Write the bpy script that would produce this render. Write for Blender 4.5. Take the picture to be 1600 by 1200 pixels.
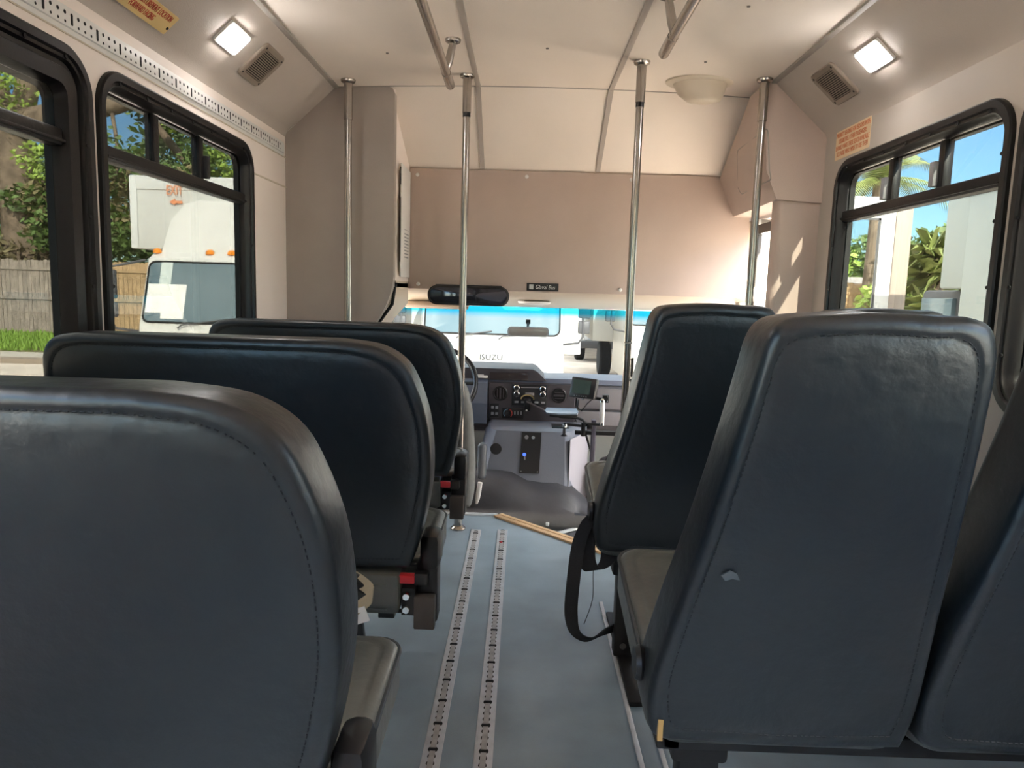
import bpy, bmesh, math, random
from math import sin, cos, pi, radians as rad
from mathutils import Vector as V, Matrix as M

for o in list(bpy.data.objects):
    bpy.data.objects.remove(o)
S = bpy.context.scene
COL = S.collection
rnd = random.Random(7)

# ------------------------------------------------------------------ camera
YAW, PIT, ROL, FPX = 0.0117, 0.1268, -0.0299, 1120.0
fw = V((-sin(YAW)*cos(PIT), cos(YAW)*cos(PIT), -sin(PIT)))
rt = V((cos(YAW), sin(YAW), 0)); dn = fw.cross(rt)
rt2 = cos(ROL)*rt + sin(ROL)*dn; dn2 = -sin(ROL)*rt + cos(ROL)*dn
cd = bpy.data.cameras.new('camera'); cam = bpy.data.objects.new('camera', cd); COL.objects.link(cam)
cd.sensor_width = 36; cd.lens = FPX*36/1600; cd.clip_start = .02; cd.clip_end = 400
mw = M((rt2, -dn2, -fw)).transposed().to_4x4(); mw.translation = V((0, 0, 1.07))
cam.matrix_world = mw
S.camera = cam

# ------------------------------------------------------------------ sky, sun, exposure
SUN_DIR = V((-.27, 1, -.53)).normalized()          # travels forward, to the left and down
w = bpy.data.worlds.new('sky'); S.world = w; w.use_nodes = True
nt = w.node_tree; nt.nodes.clear()
sk = nt.nodes.new('ShaderNodeTexSky'); sk.sky_type = 'NISHITA'; sk.sun_disc = False
sk.sun_elevation = rad(27.7); sk.sun_rotation = math.atan2(-SUN_DIR.x, -SUN_DIR.y)
sk.air_density = 1.0; sk.dust_density = .6; sk.ozone_density = 2.0
tc = nt.nodes.new('ShaderNodeTexCoord'); nz = nt.nodes.new('ShaderNodeTexNoise')
nz.inputs['Scale'].default_value = 4.5; nz.inputs['Detail'].default_value = 6
cr = nt.nodes.new('ShaderNodeValToRGB'); cr.color_ramp.elements[0].position = .38; cr.color_ramp.elements[1].position = .55
mx = nt.nodes.new('ShaderNodeMixRGB'); mx.inputs[2].default_value = (24, 23, 22, 1)
bg = nt.nodes.new('ShaderNodeBackground'); bg.inputs[1].default_value = .085
out = nt.nodes.new('ShaderNodeOutputWorld')
L = nt.links.new
L(tc.outputs['Generated'], nz.inputs['Vector']); L(nz.outputs['Fac'], cr.inputs[0]); sx = nt.nodes.new('ShaderNodeSeparateXYZ'); mr = nt.nodes.new('ShaderNodeMapRange'); mm = nt.nodes.new('ShaderNodeMath'); mm.operation = 'MULTIPLY'
mr.inputs[1].default_value = .34; mr.inputs[2].default_value = .55      # broken clouds added overhead, unseen, for more diffuse light; clear towards the horizon
L(tc.outputs['Generated'], sx.inputs[0]); L(sx.outputs[2], mr.inputs[0]); L(cr.outputs[0], mm.inputs[0]); L(mr.outputs[0], mm.inputs[1]); L(mm.outputs[0], mx.inputs[0])
tn = nt.nodes.new('ShaderNodeMixRGB'); tn.blend_type = 'MULTIPLY'; tn.inputs[0].default_value = 1; tn.inputs[2].default_value = (.62, .84, 1, 1)
L(sk.outputs[0], tn.inputs[1]); L(tn.outputs[0], mx.inputs[1]); L(mx.outputs[0], bg.inputs[0]); L(bg.outputs[0], out.inputs[0])
sd = bpy.data.lights.new('sun', 'SUN'); sd.energy = 3.2; sd.angle = rad(.6); sd.color = (1, .93, .80)
so = bpy.data.objects.new('sun', sd); COL.objects.link(so)
so.rotation_euler = SUN_DIR.to_track_quat('-Z', 'Y').to_euler(); so.location = (4, -8, 8)
LAMP = 5.0                                         # LED lens emission
S.view_settings.view_transform = 'Standard'; S.view_settings.look = 'None'
S.view_settings.gamma = 1; S.view_settings.exposure = 4.0; S.view_settings.use_curve_mapping = False
S.cycles.max_bounces = 10; S.cycles.diffuse_bounces = 6; S.cycles.transparent_max_bounces = 16
S.cycles.glossy_bounces = 4; S.cycles.use_denoising = True

# ------------------------------------------------------------------ materials
def mat(name, col, rough=.6, metal=0, var=.0, vs=8, bump=0, bs=60, emit=0, coat=0, spec=None, col2=None, stretch=None):
    m = bpy.data.materials.new(name); m.use_nodes = True
    n = m.node_tree.nodes; l = m.node_tree.links.new; b = n['Principled BSDF']
    b.inputs['Base Color'].default_value = (*col, 1); b.inputs['Roughness'].default_value = rough
    b.inputs['Metallic'].default_value = metal
    if spec is not None: b.inputs['Specular IOR Level'].default_value = spec
    if coat: b.inputs['Coat Weight'].default_value = coat
    if emit:
        b.inputs['Emission Color'].default_value = (*col, 1); b.inputs['Emission Strength'].default_value = emit
    if var or bump:
        t = n.new('ShaderNodeTexCoord'); mp = n.new('ShaderNodeMapping'); l(t.outputs['Object'], mp.inputs[0])
        if stretch: mp.inputs['Scale'].default_value = stretch
    if var:
        a = n.new('ShaderNodeTexNoise'); a.inputs['Scale'].default_value = vs; a.inputs['Detail'].default_value = 7
        l(mp.outputs[0], a.inputs['Vector'])
        r = n.new('ShaderNodeValToRGB'); r.color_ramp.elements[0].position = .3; r.color_ramp.elements[1].position = .7
        c2 = col2 or tuple(min(1, c*(1+var)) for c in col)
        r.color_ramp.elements[0].color = (*[c*(1-var) for c in col], 1); r.color_ramp.elements[1].color = (*c2, 1)
        l(a.outputs['Fac'], r.inputs[0]); l(r.outputs[0], b.inputs['Base Color'])
    if bump:
        a = n.new('ShaderNodeTexNoise'); a.inputs['Scale'].default_value = bs; a.inputs['Detail'].default_value = 5
        l(mp.outputs[0], a.inputs['Vector'])
        bp = n.new('ShaderNodeBump'); bp.inputs['Strength'].default_value = bump; bp.inputs['Distance'].default_value = .004
        l(a.outputs['Fac'], bp.inputs['Height']); l(bp.outputs[0], b.inputs['Normal'])
    return m

def glass(name, tint, band=None):
    """Thin pane: tinted see-through plus a Fresnel reflection; band = (z0, z1, colour) shade band of the pane itself."""
    m = bpy.data.materials.new(name); m.use_nodes = True
    nt = m.node_tree; n = nt.nodes; l = nt.links.new; n.clear()
    o = n.new('ShaderNodeOutputMaterial'); mix = n.new('ShaderNodeMixShader'); t = n.new('ShaderNodeBsdfTransparent')
    g = n.new('ShaderNodeBsdfGlossy'); g.inputs['Roughness'].default_value = .01; f = n.new('ShaderNodeFresnel')
    ge = n.new('ShaderNodeNewGeometry'); io = n.new('ShaderNodeMapRange'); io.inputs[3].default_value = 1.22; io.inputs[4].default_value = 1/1.22
    l(ge.outputs['Backfacing'], io.inputs[0]); l(io.outputs[0], f.inputs[0])
    t.inputs[0].default_value = (*tint, 1)
    if band:
        tcn = n.new('ShaderNodeTexCoord'); sp = n.new('ShaderNodeSeparateXYZ'); mr = n.new('ShaderNodeMapRange')
        mr.inputs[1].default_value = band[0]; mr.inputs[2].default_value = band[1]
        cm = n.new('ShaderNodeMixRGB'); cm.inputs[1].default_value = (*tint, 1); cm.inputs[2].default_value = (*band[2], 1)
        l(tcn.outputs['Object'], sp.inputs[0]); l(sp.outputs[2], mr.inputs[0]); l(mr.outputs[0], cm.inputs[0]); l(cm.outputs[0], t.inputs[0])
    l(f.outputs[0], mix.inputs[0]); l(t.outputs[0], mix.inputs[1]); l(g.outputs[0], mix.inputs[2]); l(mix.outputs[0], o.inputs[0])
    return m

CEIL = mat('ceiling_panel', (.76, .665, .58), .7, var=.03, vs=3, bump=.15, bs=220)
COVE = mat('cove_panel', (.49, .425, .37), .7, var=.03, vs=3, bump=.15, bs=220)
WALLR = mat('dimmed_wall_panel', (.47, .415, .365), .55, var=.02, vs=3)  # darker copy of the wall panel, dimmer light put into its colour
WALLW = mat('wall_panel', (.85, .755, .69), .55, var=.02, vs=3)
FRP = mat('grey_fibreglass', (.52, .41, .35), .6, var=.04, vs=5, bump=.25, bs=350)
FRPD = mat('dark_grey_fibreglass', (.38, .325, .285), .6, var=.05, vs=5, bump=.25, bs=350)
TRIM = mat('grey_trim', (.36, .32, .28), .5)
SEAM = mat('seam_trim', (.40, .345, .30), .5)
CREAM = mat('cream_plastic', (.60, .51, .40), .5, bump=.1, bs=200)
VINYLF = mat('floor_vinyl', (.235, .305, .37), .38, var=.16, vs=5, bump=.12, bs=260)
ALU = mat('aluminium', (.60, .62, .66), .42, .45, var=.10, vs=30)
SLOTM = mat('track_floor_metal', (.40, .39, .40), .5, .3, var=.2, vs=40)
STEEL = mat('brushed_steel', (.40, .365, .33), .24, .95, var=.05, vs=20)
CHROME = mat('chrome', (.8, .8, .8), .12, 1)
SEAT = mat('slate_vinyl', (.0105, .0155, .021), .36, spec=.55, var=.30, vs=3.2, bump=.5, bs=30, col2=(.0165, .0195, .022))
SEAT2 = mat('lit_slate_vinyl', (.082, .089, .086), .34, var=.25, vs=7, bump=.35, bs=38, col2=(.12, .12, .105))  # cushions: paler copy of the seat vinyl, window light put into the colour
PIPE = mat('piping_vinyl', (.05, .055, .06), .45)
THREAD = mat('stitch_thread', (.012, .014, .016), .8)
BLACK = mat('black_plastic', (.012, .011, .012), .4)
BLACKM = mat('black_metal', (.012, .011, .012), .45, .2)
WFRAME = mat('black_window_frame', (.007, .006, .0065), .36, .0, spec=.35, bump=.08, bs=150)
RUB = mat('black_rubber', (.01, .01, .01), .8)
BROWNM = mat('bronze_bracket', (.06, .048, .042), .5)
RED = mat('red_plastic', (.55, .02, .03), .4)
HOLE = mat('dark_slot', (.012, .010, .009), .9)
WEB = mat('black_webbing', (.008, .008, .012), .75, bump=.4, bs=300)
BEIGE = mat('beige_webbing', (.42, .36, .26), .8, bump=.3, bs=300)
PAPER = mat('white_paper', (.8, .8, .78), .8)
TAN = mat('tan_step_edge', (.62, .42, .24), .5, var=.15, vs=12, stretch=(1, 1, 1))
DASH = mat('dash_plastic', (.052, .044, .050), .5, bump=.2, bs=300)
DASHTOP = mat('dash_top_plastic', (.12, .14, .19), .42, bump=.2, bs=300)
DASHG = mat('grey_dash_plastic', (.20, .185, .195), .5, bump=.15, bs=300)
DOG = mat('engine_cover_plastic', (.15, .165, .205), .5, bump=.3, bs=280)
CARPET = mat('black_floor_mat', (.034, .035, .043), .5, var=.2, vs=9, bump=.3, bs=60)
WHITEP = mat('white_plastic', (.75, .73, .70), .45)
GREYP = mat('grey_plastic', (.25, .25, .26), .45)
LENS = mat('led_lens', (1, .98, .95), .3, emit=LAMP)
LENSD = mat('led_cell', (.9, .9, .95), .3, emit=LAMP*.55)
SIGNY = mat('sign_yellow', (.72, .52, .22), .5)
SIGNC = mat('sign_cream', (.78, .60, .38), .5)
SIGNR = mat('sign_red_ink', (.50, .06, .03), .6)
SIGNO = mat('sign_orange_ink', (.62, .20, .09), .6)
MIRR = mat('mirror_glass', (.30, .28, .26), .2, .4)
MIRD = mat('dark_mirror_glass', (.06, .065, .085), .06, .7)
SCREEN = mat('screen_glass', (.06, .10, .09), .12)
BLUELED = mat('blue_led', (.05, .12, 1), .3, emit=.12)
TRAY = mat('blue_grey_tray', (.35, .42, .50), .25, .4)
SIDEG = glass('tinted_side_glass', (.215, .22, .212))
SIDEG2 = glass('tinted_right_glass', (.38, .39, .375))
WINDG = glass('windshield_glass', (.145, .155, .155), band=(.915, .955, (.006, .13, .19)))
DOORG = glass('door_glass', (.93, .94, .94))
# outside
TWHITE = mat('white_truck_paint', (.70, .69, .66), .35, var=.02)
TBOX = mat('white_box_panel', (.60, .60, .575), .5, var=.04, vs=3)
BOXG = mat('pale_grey_box_panel', (.33, .36, .345), .55, var=.05, vs=3)
TGLASS = mat('truck_windshield', (.115, .17, .195), .08, spec=.8)
ORANGE = mat('orange_lens', (.9, .28, .02), .3)
INKO = mat('orange_ink', (.75, .28, .12), .6)
TGREY = mat('truck_grey_plastic', (.07, .07, .075), .5)
WOOD = mat('weathered_fence_wood', (.30, .25, .21), .85, var=.35, vs=3, stretch=(6, 1, 1))
WOODW = mat('warm_fence_wood', (.46, .31, .17), .85, var=.3, vs=3, stretch=(6, 1, 1))
BARK = mat('oak_bark', (.19, .14, .10), .9, var=.4, vs=3, bump=.8, bs=10)
LEAFA = mat('bright_leaves', (.30, .42, .08), .6, var=.5, vs=1.2)
LEAFB = mat('dark_leaves', (.10, .16, .04), .6, var=.5, vs=1.2)
LEAFC = mat('dry_leaves', (.24, .20, .10), .7, var=.5, vs=1.5)
PALM = mat('palm_leaves', (.20, .24, .07), .5, var=.4, vs=3)
ASPH = mat('pale_concrete_lot', (.64, .56, .48), .9, var=.2, vs=2)
CONC = mat('pale_concrete', (.50, .46, .40), .85, var=.1, vs=1)
LAWN = mat('lawn_soil', (.16, .15, .06), .9, var=.4, vs=2)
GRASS = mat('grass_blades', (.20, .33, .05), .7, var=.4, vs=2)
ROOFM = mat('house_roof', (.30, .27, .25), .8); FASC = mat('orange_fascia', (.60, .20, .07), .7)
HOUSEW = mat('house_wall', (.55, .45, .36), .8)

# ------------------------------------------------------------------ mesh helpers
class MB:
    def __init__(s): s.v = []; s.f = []
    def add(s, vs, fs):
        k = len(s.v); s.v += [tuple(p) for p in vs]; s.f += [[i+k for i in f] for f in fs]; return s
    def box(s, c, d, rot=None, bev=0, seg=2):
        bm = bmesh.new(); bmesh.ops.create_cube(bm, size=1)
        bmesh.ops.scale(bm, vec=d, verts=bm.verts)
        if bev: bmesh.ops.bevel(bm, geom=bm.edges[:], offset=bev, segments=seg, profile=.5, affect='EDGES')
        R = (rot.to_matrix() if hasattr(rot, 'to_matrix') else rot) if rot is not None else M.Identity(3)
        vs = [R @ v.co + V(c) for v in bm.verts]; bm.verts.index_update()
        fs = [[v.index for v in f.verts] for f in bm.faces]; bm.free(); return s.add(vs, fs)
    def bx(s, x0, x1, y0, y1, z0, z1, bev=0):
        return s.box(((x0+x1)/2, (y0+y1)/2, (z0+z1)/2), (abs(x1-x0), abs(y1-y0), abs(z1-z0)), None, bev)
    def loft(s, rings, closed=True, cap0=False, cap1=False):
        n = len(rings[0]); k = len(s.v)
        for r in rings: s.v += [tuple(p) for p in r]
        for a in range(len(rings)-1):
            for i in range(n if closed else n-1):
                j = (i+1) % n
                s.f.append([k+a*n+i, k+a*n+j, k+(a+1)*n+j, k+(a+1)*n+i])
        if cap0: s.f.append([k+i for i in range(n)][::-1])
        if cap1: s.f.append([k+(len(rings)-1)*n+i for i in range(n)])
        return s
    def prism(s, pts, vec):                      # closed outline of 3D points pushed along vec
        vec = V(vec); return s.loft([pts, [V(p)+vec for p in pts]], True, True, True)
    def tube(s, path, r, n=10, cap=True):
        P = [V(p) for p in path]; rings = []; up = None
        for i, p in enumerate(P):
            d = (P[min(i+1, len(P)-1)]-P[max(i-1, 0)]).normalized()
            if up is None:
                up = V((0, 0, 1)) if abs(d.z) < .9 else V((0, 1, 0))
            a = d.cross(up).normalized(); b = a.cross(d).normalized(); up = b
            q = r[i] if isinstance(r, (list, tuple)) else r
            rings.append([p+a*(q*cos(t*2*pi/n))+b*(q*sin(t*2*pi/n)) for t in range(n)])
        return s.loft(rings, True, cap, cap)
    def lathe(s, c, prof, axis=(0, 0, 1), n=20, cap=True):   # prof: (radius, height along axis)
        ax = V(axis).normalized(); u = ax.orthogonal().normalized(); w_ = ax.cross(u)
        rings = [[V(c)+ax*h+(u*cos(t*2*pi/n)+w_*sin(t*2*pi/n))*max(r, 1e-4) for t in range(n)] for r, h in prof]
        return s.loft(rings, True, cap, cap)
    def ribbon(s, path, wid, th=.0015):
        P = [V(p) for p in path]; rings = []
        for i, p in enumerate(P):
            d = (P[min(i+1, len(P)-1)]-P[max(i-1, 0)]).normalized()
            wv = V(wid[i] if isinstance(wid[0], (list, tuple)) else wid); nn = d.cross(wv).normalized()*th
            rings.append([p-wv/2-nn, p+wv/2-nn, p+wv/2+nn, p-wv/2+nn])
        return s.loft(rings, True, True, True)
    def build(s, name, m, parent=None, ang=35, weld=True):
        me = bpy.data.meshes.new(name); me.from_pydata(s.v, [], s.f)
        bm = bmesh.new(); bm.from_mesh(me)
        if weld:
            bmesh.ops.remove_doubles(bm, verts=bm.verts, dist=1e-5); bmesh.ops.recalc_face_normals(bm, faces=bm.faces)
        bm.to_mesh(me); bm.free()
        for p in me.polygons: p.use_smooth = True
        me.set_sharp_from_angle(angle=rad(ang)); me.materials.append(m)
        o = bpy.data.objects.new(name, me); COL.objects.link(o)
        if parent is not None: adopt(o, parent)
        return o

def wloc(o):
    p = V(o.location); q = o.parent
    while q is not None: p = p+q.location; q = q.parent
    return p
def adopt(o, parent):
    o.parent = parent; r = parent
    while r.parent is not None: r = r.parent
    o.matrix_parent_inverse = M.Translation(-V(r.location)) if parent.type == 'EMPTY' else M.Identity(4)

def tag(o, label=None, cat=None, group=None, kind=None):
    if label: o['label'] = label
    if cat: o['category'] = cat
    if group: o['group'] = group
    if kind: o['kind'] = kind
    return o
def thing(name, label, cat, loc=(0, 0, 0), group=None):
    o = bpy.data.objects.new(name, None); COL.objects.link(o); o.location = loc; o.empty_display_size = .1
    return tag(o, label, cat, group)
def struct(name, mb, m, parent=None, ang=35, label=None):
    o = mb.build(name, m, parent, ang)
    if parent is None: o['kind'] = 'structure'
    if label: o['label'] = label
    return o
def copy_tree(o, parent=None):
    c = o.copy(); COL.objects.link(c)
    if parent is not None: c.parent = parent; c.matrix_parent_inverse = o.matrix_parent_inverse.copy()
    for ch in [x for x in bpy.data.objects if x.parent is o]: copy_tree(ch, c)
    return c
def dup(o, loc, label=None, group=None):
    c = copy_tree(o); c.location = loc
    if label: c['label'] = label
    if group: c['group'] = group
    return c

def text(name, s, size, m, parent, origin, ux, uy, xs=1.0, ext=.0006, shear=0, align='CENTER'):
    cu = bpy.data.curves.new(name, 'FONT'); cu.body = s; cu.size = size; cu.extrude = ext; cu.shear = shear
    cu.align_x = align; cu.align_y = 'CENTER'; cu.space_line = .95; cu.resolution_u = 2
    t = bpy.data.objects.new(name+'_curve', cu); me = bpy.data.meshes.new_from_object(t)
    ux, uy = V(ux).normalized(), V(uy).normalized(); uz = ux.cross(uy)
    for v in me.vertices: v.co = V(origin)+ux*(v.co.x*xs)+uy*v.co.y+uz*v.co.z
    bpy.data.objects.remove(t); me.materials.append(m)
    o = bpy.data.objects.new(name, me); COL.objects.link(o)
    if parent is not None: adopt(o, parent)
    return o

def rr(cu, cv, w, h, r, n=6):
    pts = []
    for (sx, sy, a0) in ((1, 1, 0), (-1, 1, 90), (-1, -1, 180), (1, -1, 270)):
        for k in range(n+1):
            a = rad(a0+90*k/n); pts.append((cu+sx*(w/2-r)+r*cos(a), cv+sy*(h/2-r)+r*sin(a)))
    return pts
def spline(P, n=6, closed=False):
    out = []; N = len(P)
    for i in range(N if closed else N-1):
        g = lambda k: V(P[k % N]) if closed else V(P[min(max(k, 0), N-1)])
        a, b, c, d = g(i-1), g(i), g(i+1), g(i+2)
        for k in range(n):
            t = k/n
            out.append(.5*((2*b)+(c-a)*t+(2*a-5*b+4*c-d)*t*t+(3*b-a-3*c+d)*t**3))
    if not closed: out.append(V(P[-1]))
    return out
def inset(pts, d):
    n = len(pts); area = sum(pts[i][0]*pts[(i+1) % n][1]-pts[(i+1) % n][0]*pts[i][1] for i in range(n)); sg = 1 if area > 0 else -1
    res = []
    for i in range(n):
        a, b = V(pts[i-1]), V(pts[(i+1) % n]); t = (b-a).normalized()
        res.append((pts[i][0]-t.y*sg*d, pts[i][1]+t.x*sg*d))
    return res
def shrink(pts, d):
    xs = [p[0] for p in pts]; ys = [p[1] for p in pts]; cx, cy = (min(xs)+max(xs))/2, (min(ys)+max(ys))/2; hw, hh = (max(xs)-min(xs))/2, (max(ys)-min(ys))/2
    return [(cx+(p[0]-cx)*(hw-d)/hw, cy+(p[1]-cy)*(hh-d)/hh) for p in pts]
def pillow(mb, outl, f, T, r, bulge=(.01, .01), groove=.003, seam=.012):
    """Padded slab: outline in 2D, f(u, v, d) -> 3D; rounded edge r, seam groove on both faces. Returns the seam ring (front d>0)."""
    c = V(((min(p[0] for p in outl)+max(p[0] for p in outl))/2, (min(p[1] for p in outl)+max(p[1] for p in outl))/2))
    def half(sg, b):
        R = []
        for k in range(0, 6):
            a = pi/2*k/5; R.append((shrink(outl, r*(1-cos(a))), sg*(T/2-r+r*sin(a))))
        R.append((shrink(outl, r+seam*.5), sg*(T/2)))
        R.append((shrink(outl, r+seam), sg*(T/2-groove)))
        last = shrink(outl, r+seam*1.6); R.append((last, sg*(T/2)))
        for s_ in (.92, .8, .6, .35, .1):
            R.append(([tuple(c+(V(p)-c)*s_) for p in last], sg*(T/2+b*(1-s_*s_))))
        return R
    A = half(1, bulge[0]); B = half(-1, bulge[1])
    rings = [[f(p[0], p[1], d) for p in ring] for ring, d in (B[::-1]+A)]
    mb.loft(rings, True, True, True)
    return shrink(outl, r+seam), T/2-groove

# ------------------------------------------------------------------ the bus shell
XL, XR, XC = -1.085, 1.222, .0685
YB, YF, YR = -1.6, 3.30, 3.07          # rear wall, left front bulkhead, right front bulkhead
ZW, ZC = 1.73, 1.95

fl = MB().prism([(XL, YB, 0), (XR, YB, 0), (XR, 3.07, 0), (.98, 3.05, 0), (.42, 2.87, 0), (.29, 2.995, 0), (-.088, 3.36, 0), (XL, 3.36, 0)], (0, 0, -.06))
struct('floor', fl, VINYLF)
# riser under the front edge and cab floor
cf = MB().bx(-1.0, 1.2, 3.0, 5.0, -.18, -.13)
struct('floor', cf, CARPET)
ed = MB()
def bar3(mb, a, b, wdt, hgt):
    a, b = V(a), V(b); d = b-a; ang = math.atan2(d.y, d.x)
    mb.box((a+b)/2, (d.length, wdt, hgt), M.Rotation(ang, 3, 'Z'), .002)
bar3(ed, (-.84, 3.353, .002), (-.09, 3.353, .002), .03, .012)
struct('trim_1', ed, ALU)
ed = MB(); bar3(ed, (-.088, 3.345, .003), (.42, 2.855, .003), .055, .014); bar3(ed, (-.07, 3.34, .009), (.41, 2.88, .009), .02, .008)
struct('trim_2', ed, TAN)

def wall_with_holes(x0, x1, holes, y0, y1, z0, z1):
    mb = MB(); ys = y0
    for (a, b, c, d) in sorted(holes):
        mb.bx(x0, x1, ys, a, z0, z1); mb.bx(x0, x1, a, b, z0, c); mb.bx(x0, x1, a, b, d, z1); ys = b
    mb.bx(x0, x1, ys, y1, z0, z1); return mb
WY = [(1.85, 2.89), (.79, 1.825), (-.27, .765), (-1.33, -.295)]
WZ0, WZ1, WZL = .80, 1.612, .735
WYR = [(a+.03, b+.03) for a, b in WY]
IN = .034
holes = [(a+IN, b-IN, WZ0+IN, WZ1-IN) for a, b in WY]
struct('wall_left', wall_with_holes(XL-.05, XL, [(a, b, WZL+IN, d) for a, b, c, d in holes], YB, YF, -.05, ZW+.3), WALLW)
struct('wall_right', wall_with_holes(XR, XR+.05, [(a+.03, b+.03, c, d) for a, b, c, d in holes[:3]], YB, YR, -.05, ZW+.3), WALLR)  # unseen rear end left solid, without a window, to keep sun off the seats
struct('wall_back', MB().bx(XL, XR, YB-.05, YB, -.05, 2.05), WALLW)
# thin moulded lines of the left wall panel near the front
ln = MB()
for z in (1.51, 1.64): ln.bx(XL, XL+.003, 2.86 if z < 1.6 else 1.2, 3.30, z-.003, z+.003)
pass
struct('trim_3', ln, mat('cream_seal', (.62, .54, .42), .6))

def cove(side):
    sx = -1 if side == 'left' else 1
    y1 = YF if side == 'left' else 3.31
    prof = [(1.1535, ZW), (1.146, 1.75), (1.128, 1.768), (1.10, 1.79), (.93, ZC-.005), (.93, ZC+.04), (1.2, ZC+.04), (1.2, ZW)]
    pts = [(XC+sx*a, YB, z) for a, z in prof]
    return MB().prism(pts, (0, y1-YB, 0))
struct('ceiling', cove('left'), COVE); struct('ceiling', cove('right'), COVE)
# crowned roof panel and the front slope
NA = 14; arc = [(-.93+1.86*i/NA) for i in range(NA+1)]
cz = lambda a: ZC+.022*(1-(a/.93)**2)
lower = [(XC+a, cz(a)) for a in arc]; upper = [(XC+a, cz(a)+.05) for a in arc[::-1]]
struct('ceiling', MB().prism([(x, YB, z) for x, z in lower+upper], (0, 3.30-YB, 0)), CEIL)
r0 = [(XC+a, 3.30, cz(a)) for a in arc]; r1 = [(XC+a*1.0, 3.80, 1.655) for a in arc]
th = [(p[0], p[1], p[2]+.06) for p in r0[::-1]]; th1 = [(p[0], p[1], p[2]+.06) for p in r1[::-1]]
struct('ceiling', MB().loft([r0+th, r1+th1], True, True, True), CEIL)
# trims where cove meets ceiling, ceiling seams, bend seam
def strip(name, x, m, y0, y1, wd=.026, h=.008, z=None):
    mb = MB().bx(x-wd/2, x+wd/2, y0, y1, (z or cz(x-XC))-h, (z or cz(x-XC))+.004, .002); return struct(name, mb, m)
strip('trim_4', XC-.925, TRIM, YB, 3.30); strip('trim_5', XC+.925, TRIM, YB, 3.06)
def seam(name, x):
    a = x-XC; mb = MB()
    mb.bx(x-.011, x+.011, YB, 3.30, cz(a)-.006, cz(a)+.002, .002)
    p0 = V((x, 3.295, cz(a)-.004)); p1 = V((x, 3.74, 1.655+(cz(a)-1.655)*.06/.55+.0)); p1.z = cz(a)+(1.655-cz(a))*(.44/.50)-.004
    d = p1-p0; mb.box((p0+p1)/2, (.022, d.length, .008), M.Rotation(math.atan2(d.z, d.y), 3, 'X'))
    struct(name, mb, SEAM)
seam('trim_6', XC-.295); seam('trim_7', XC+.29)
mb = MB().tube([(XC+a, 3.30, cz(a)-.001) for a in arc], .003, 6); struct('trim_8', mb, TRIM)
mb = MB()
for x, y in ((-.547, 2.864), (.061, 2.794), (.666, 2.872), (.664, 2.34), (-.54, 2.34)): mb.lathe((x, y, cz(x-XC)-.002), [(.005, -.001), (.006, .002)], n=8)
scr = mb  # ceiling screws are one row of fasteners in the panel
o = scr.build('screws', mat('screw_grey', (.2, .17, .15), .5, .5)); o['kind'] = 'structure'; o.name = 'trim_9'

# left front bulkhead and its return
P = [(XL, -.05), (XL, ZW), (XC-1.146, 1.75), (XC-1.10, 1.79), (XC-.93, ZC-.005), (-.80, ZC), (-.62, ZC+.006)]
P += [(-.605, ZC), (-.595, ZC-.02), (-.595, 1.13)] + [tuple(p) for p in spline([(-.595, 1.13), (-.605, 1.06), (-.64, .97), (-.72, .84), (-.80, .68), (-.83, .45), (-.83, -.05)], 4)[1:]]
struct('wall_front_left', MB().prism([(x, YF, z) for x, z in P], (0, .05, 0)), FRPD)
mb = MB()
mb.loft([[(-.595-.02*(1-cos(t*pi/2/4))-0, YF+.001+.02*(1-sin(t*pi/2/4)) , z) for t in range(5)]+[(-.595, 3.80, z), (-.64, 3.80, z), (-.64, YF+.02, z)] for z in (1.11, ZC+.0)], True, True, True)
rw = struct('wall_cab_left', mb, WALLW)
# access panel with its slots on the return
mb = MB().bx(-.5955, -.589, 3.47, 3.735, 1.13, 1.66, .002); hp = mb.build('access_panel', WHITEP, rw)
mb = MB()
for k in range(8): mb.bx(-.5895, -.5882, 3.56, 3.68, 1.225+k*.016, 1.231+k*.016)
mb.bx(-.5895, -.5882, 3.56, 3.68, 1.36, 1.362); mb.build('printed_lines', GREYP, rw)
mb = MB().bx(-.5935, -.5915, 3.45, 3.464, 1.2, 1.50).bx(-.5935, -.5915, 3.45, 3.464, 1.56, 1.64); mb.build('slot', HOLE, rw)

# front partition panel above the windscreen
wf = struct('wall_front', MB().bx(-.595, 1.14, 3.74, 3.78, 1.075, 1.683, .004), FRP)
for x, z in ((-.555, 1.65), (.0, 1.655), (.53, 1.655), (-.545, 1.10), (.50, 1.10)):
    MB().lathe((x, 3.741, z), [(.010, .0), (.010, -.003), (.006, -.006)], (0, 1, 0), 12).build('screw', WHITEP, wf)
# right bulkhead: overhead box over the entry door, and the post below it
lowp = [(1.155*0+XC+1.146, 1.75), (XC+1.1535, ZW)]
box0 = [(.955, ZC-.004), (.985, 1.60), (1.035, 1.485), (XR, 1.475), (XR, ZW), (XC+1.146, 1.75), (XC+1.10, 1.79), (XC+.93, ZC-.006)]
box1 = [(.955, ZC-.03), (.985, 1.60), (1.035, 1.485), (XR, 1.475), (XR, ZW), (XC+1.146, 1.75), (XC+1.10, 1.79), (XC+.93, ZC-.04)]
mb = MB().loft([[(x, 3.055, z) for x, z in box0], [(x+.0, 3.25, z-.005) for x, z in box0], [(x+.02, 3.74, z-(.25 if z > 1.7 else .0)) for x, z in box1]], True, True, True)
br_ = struct('wall_front_right', mb, FRP)
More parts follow.
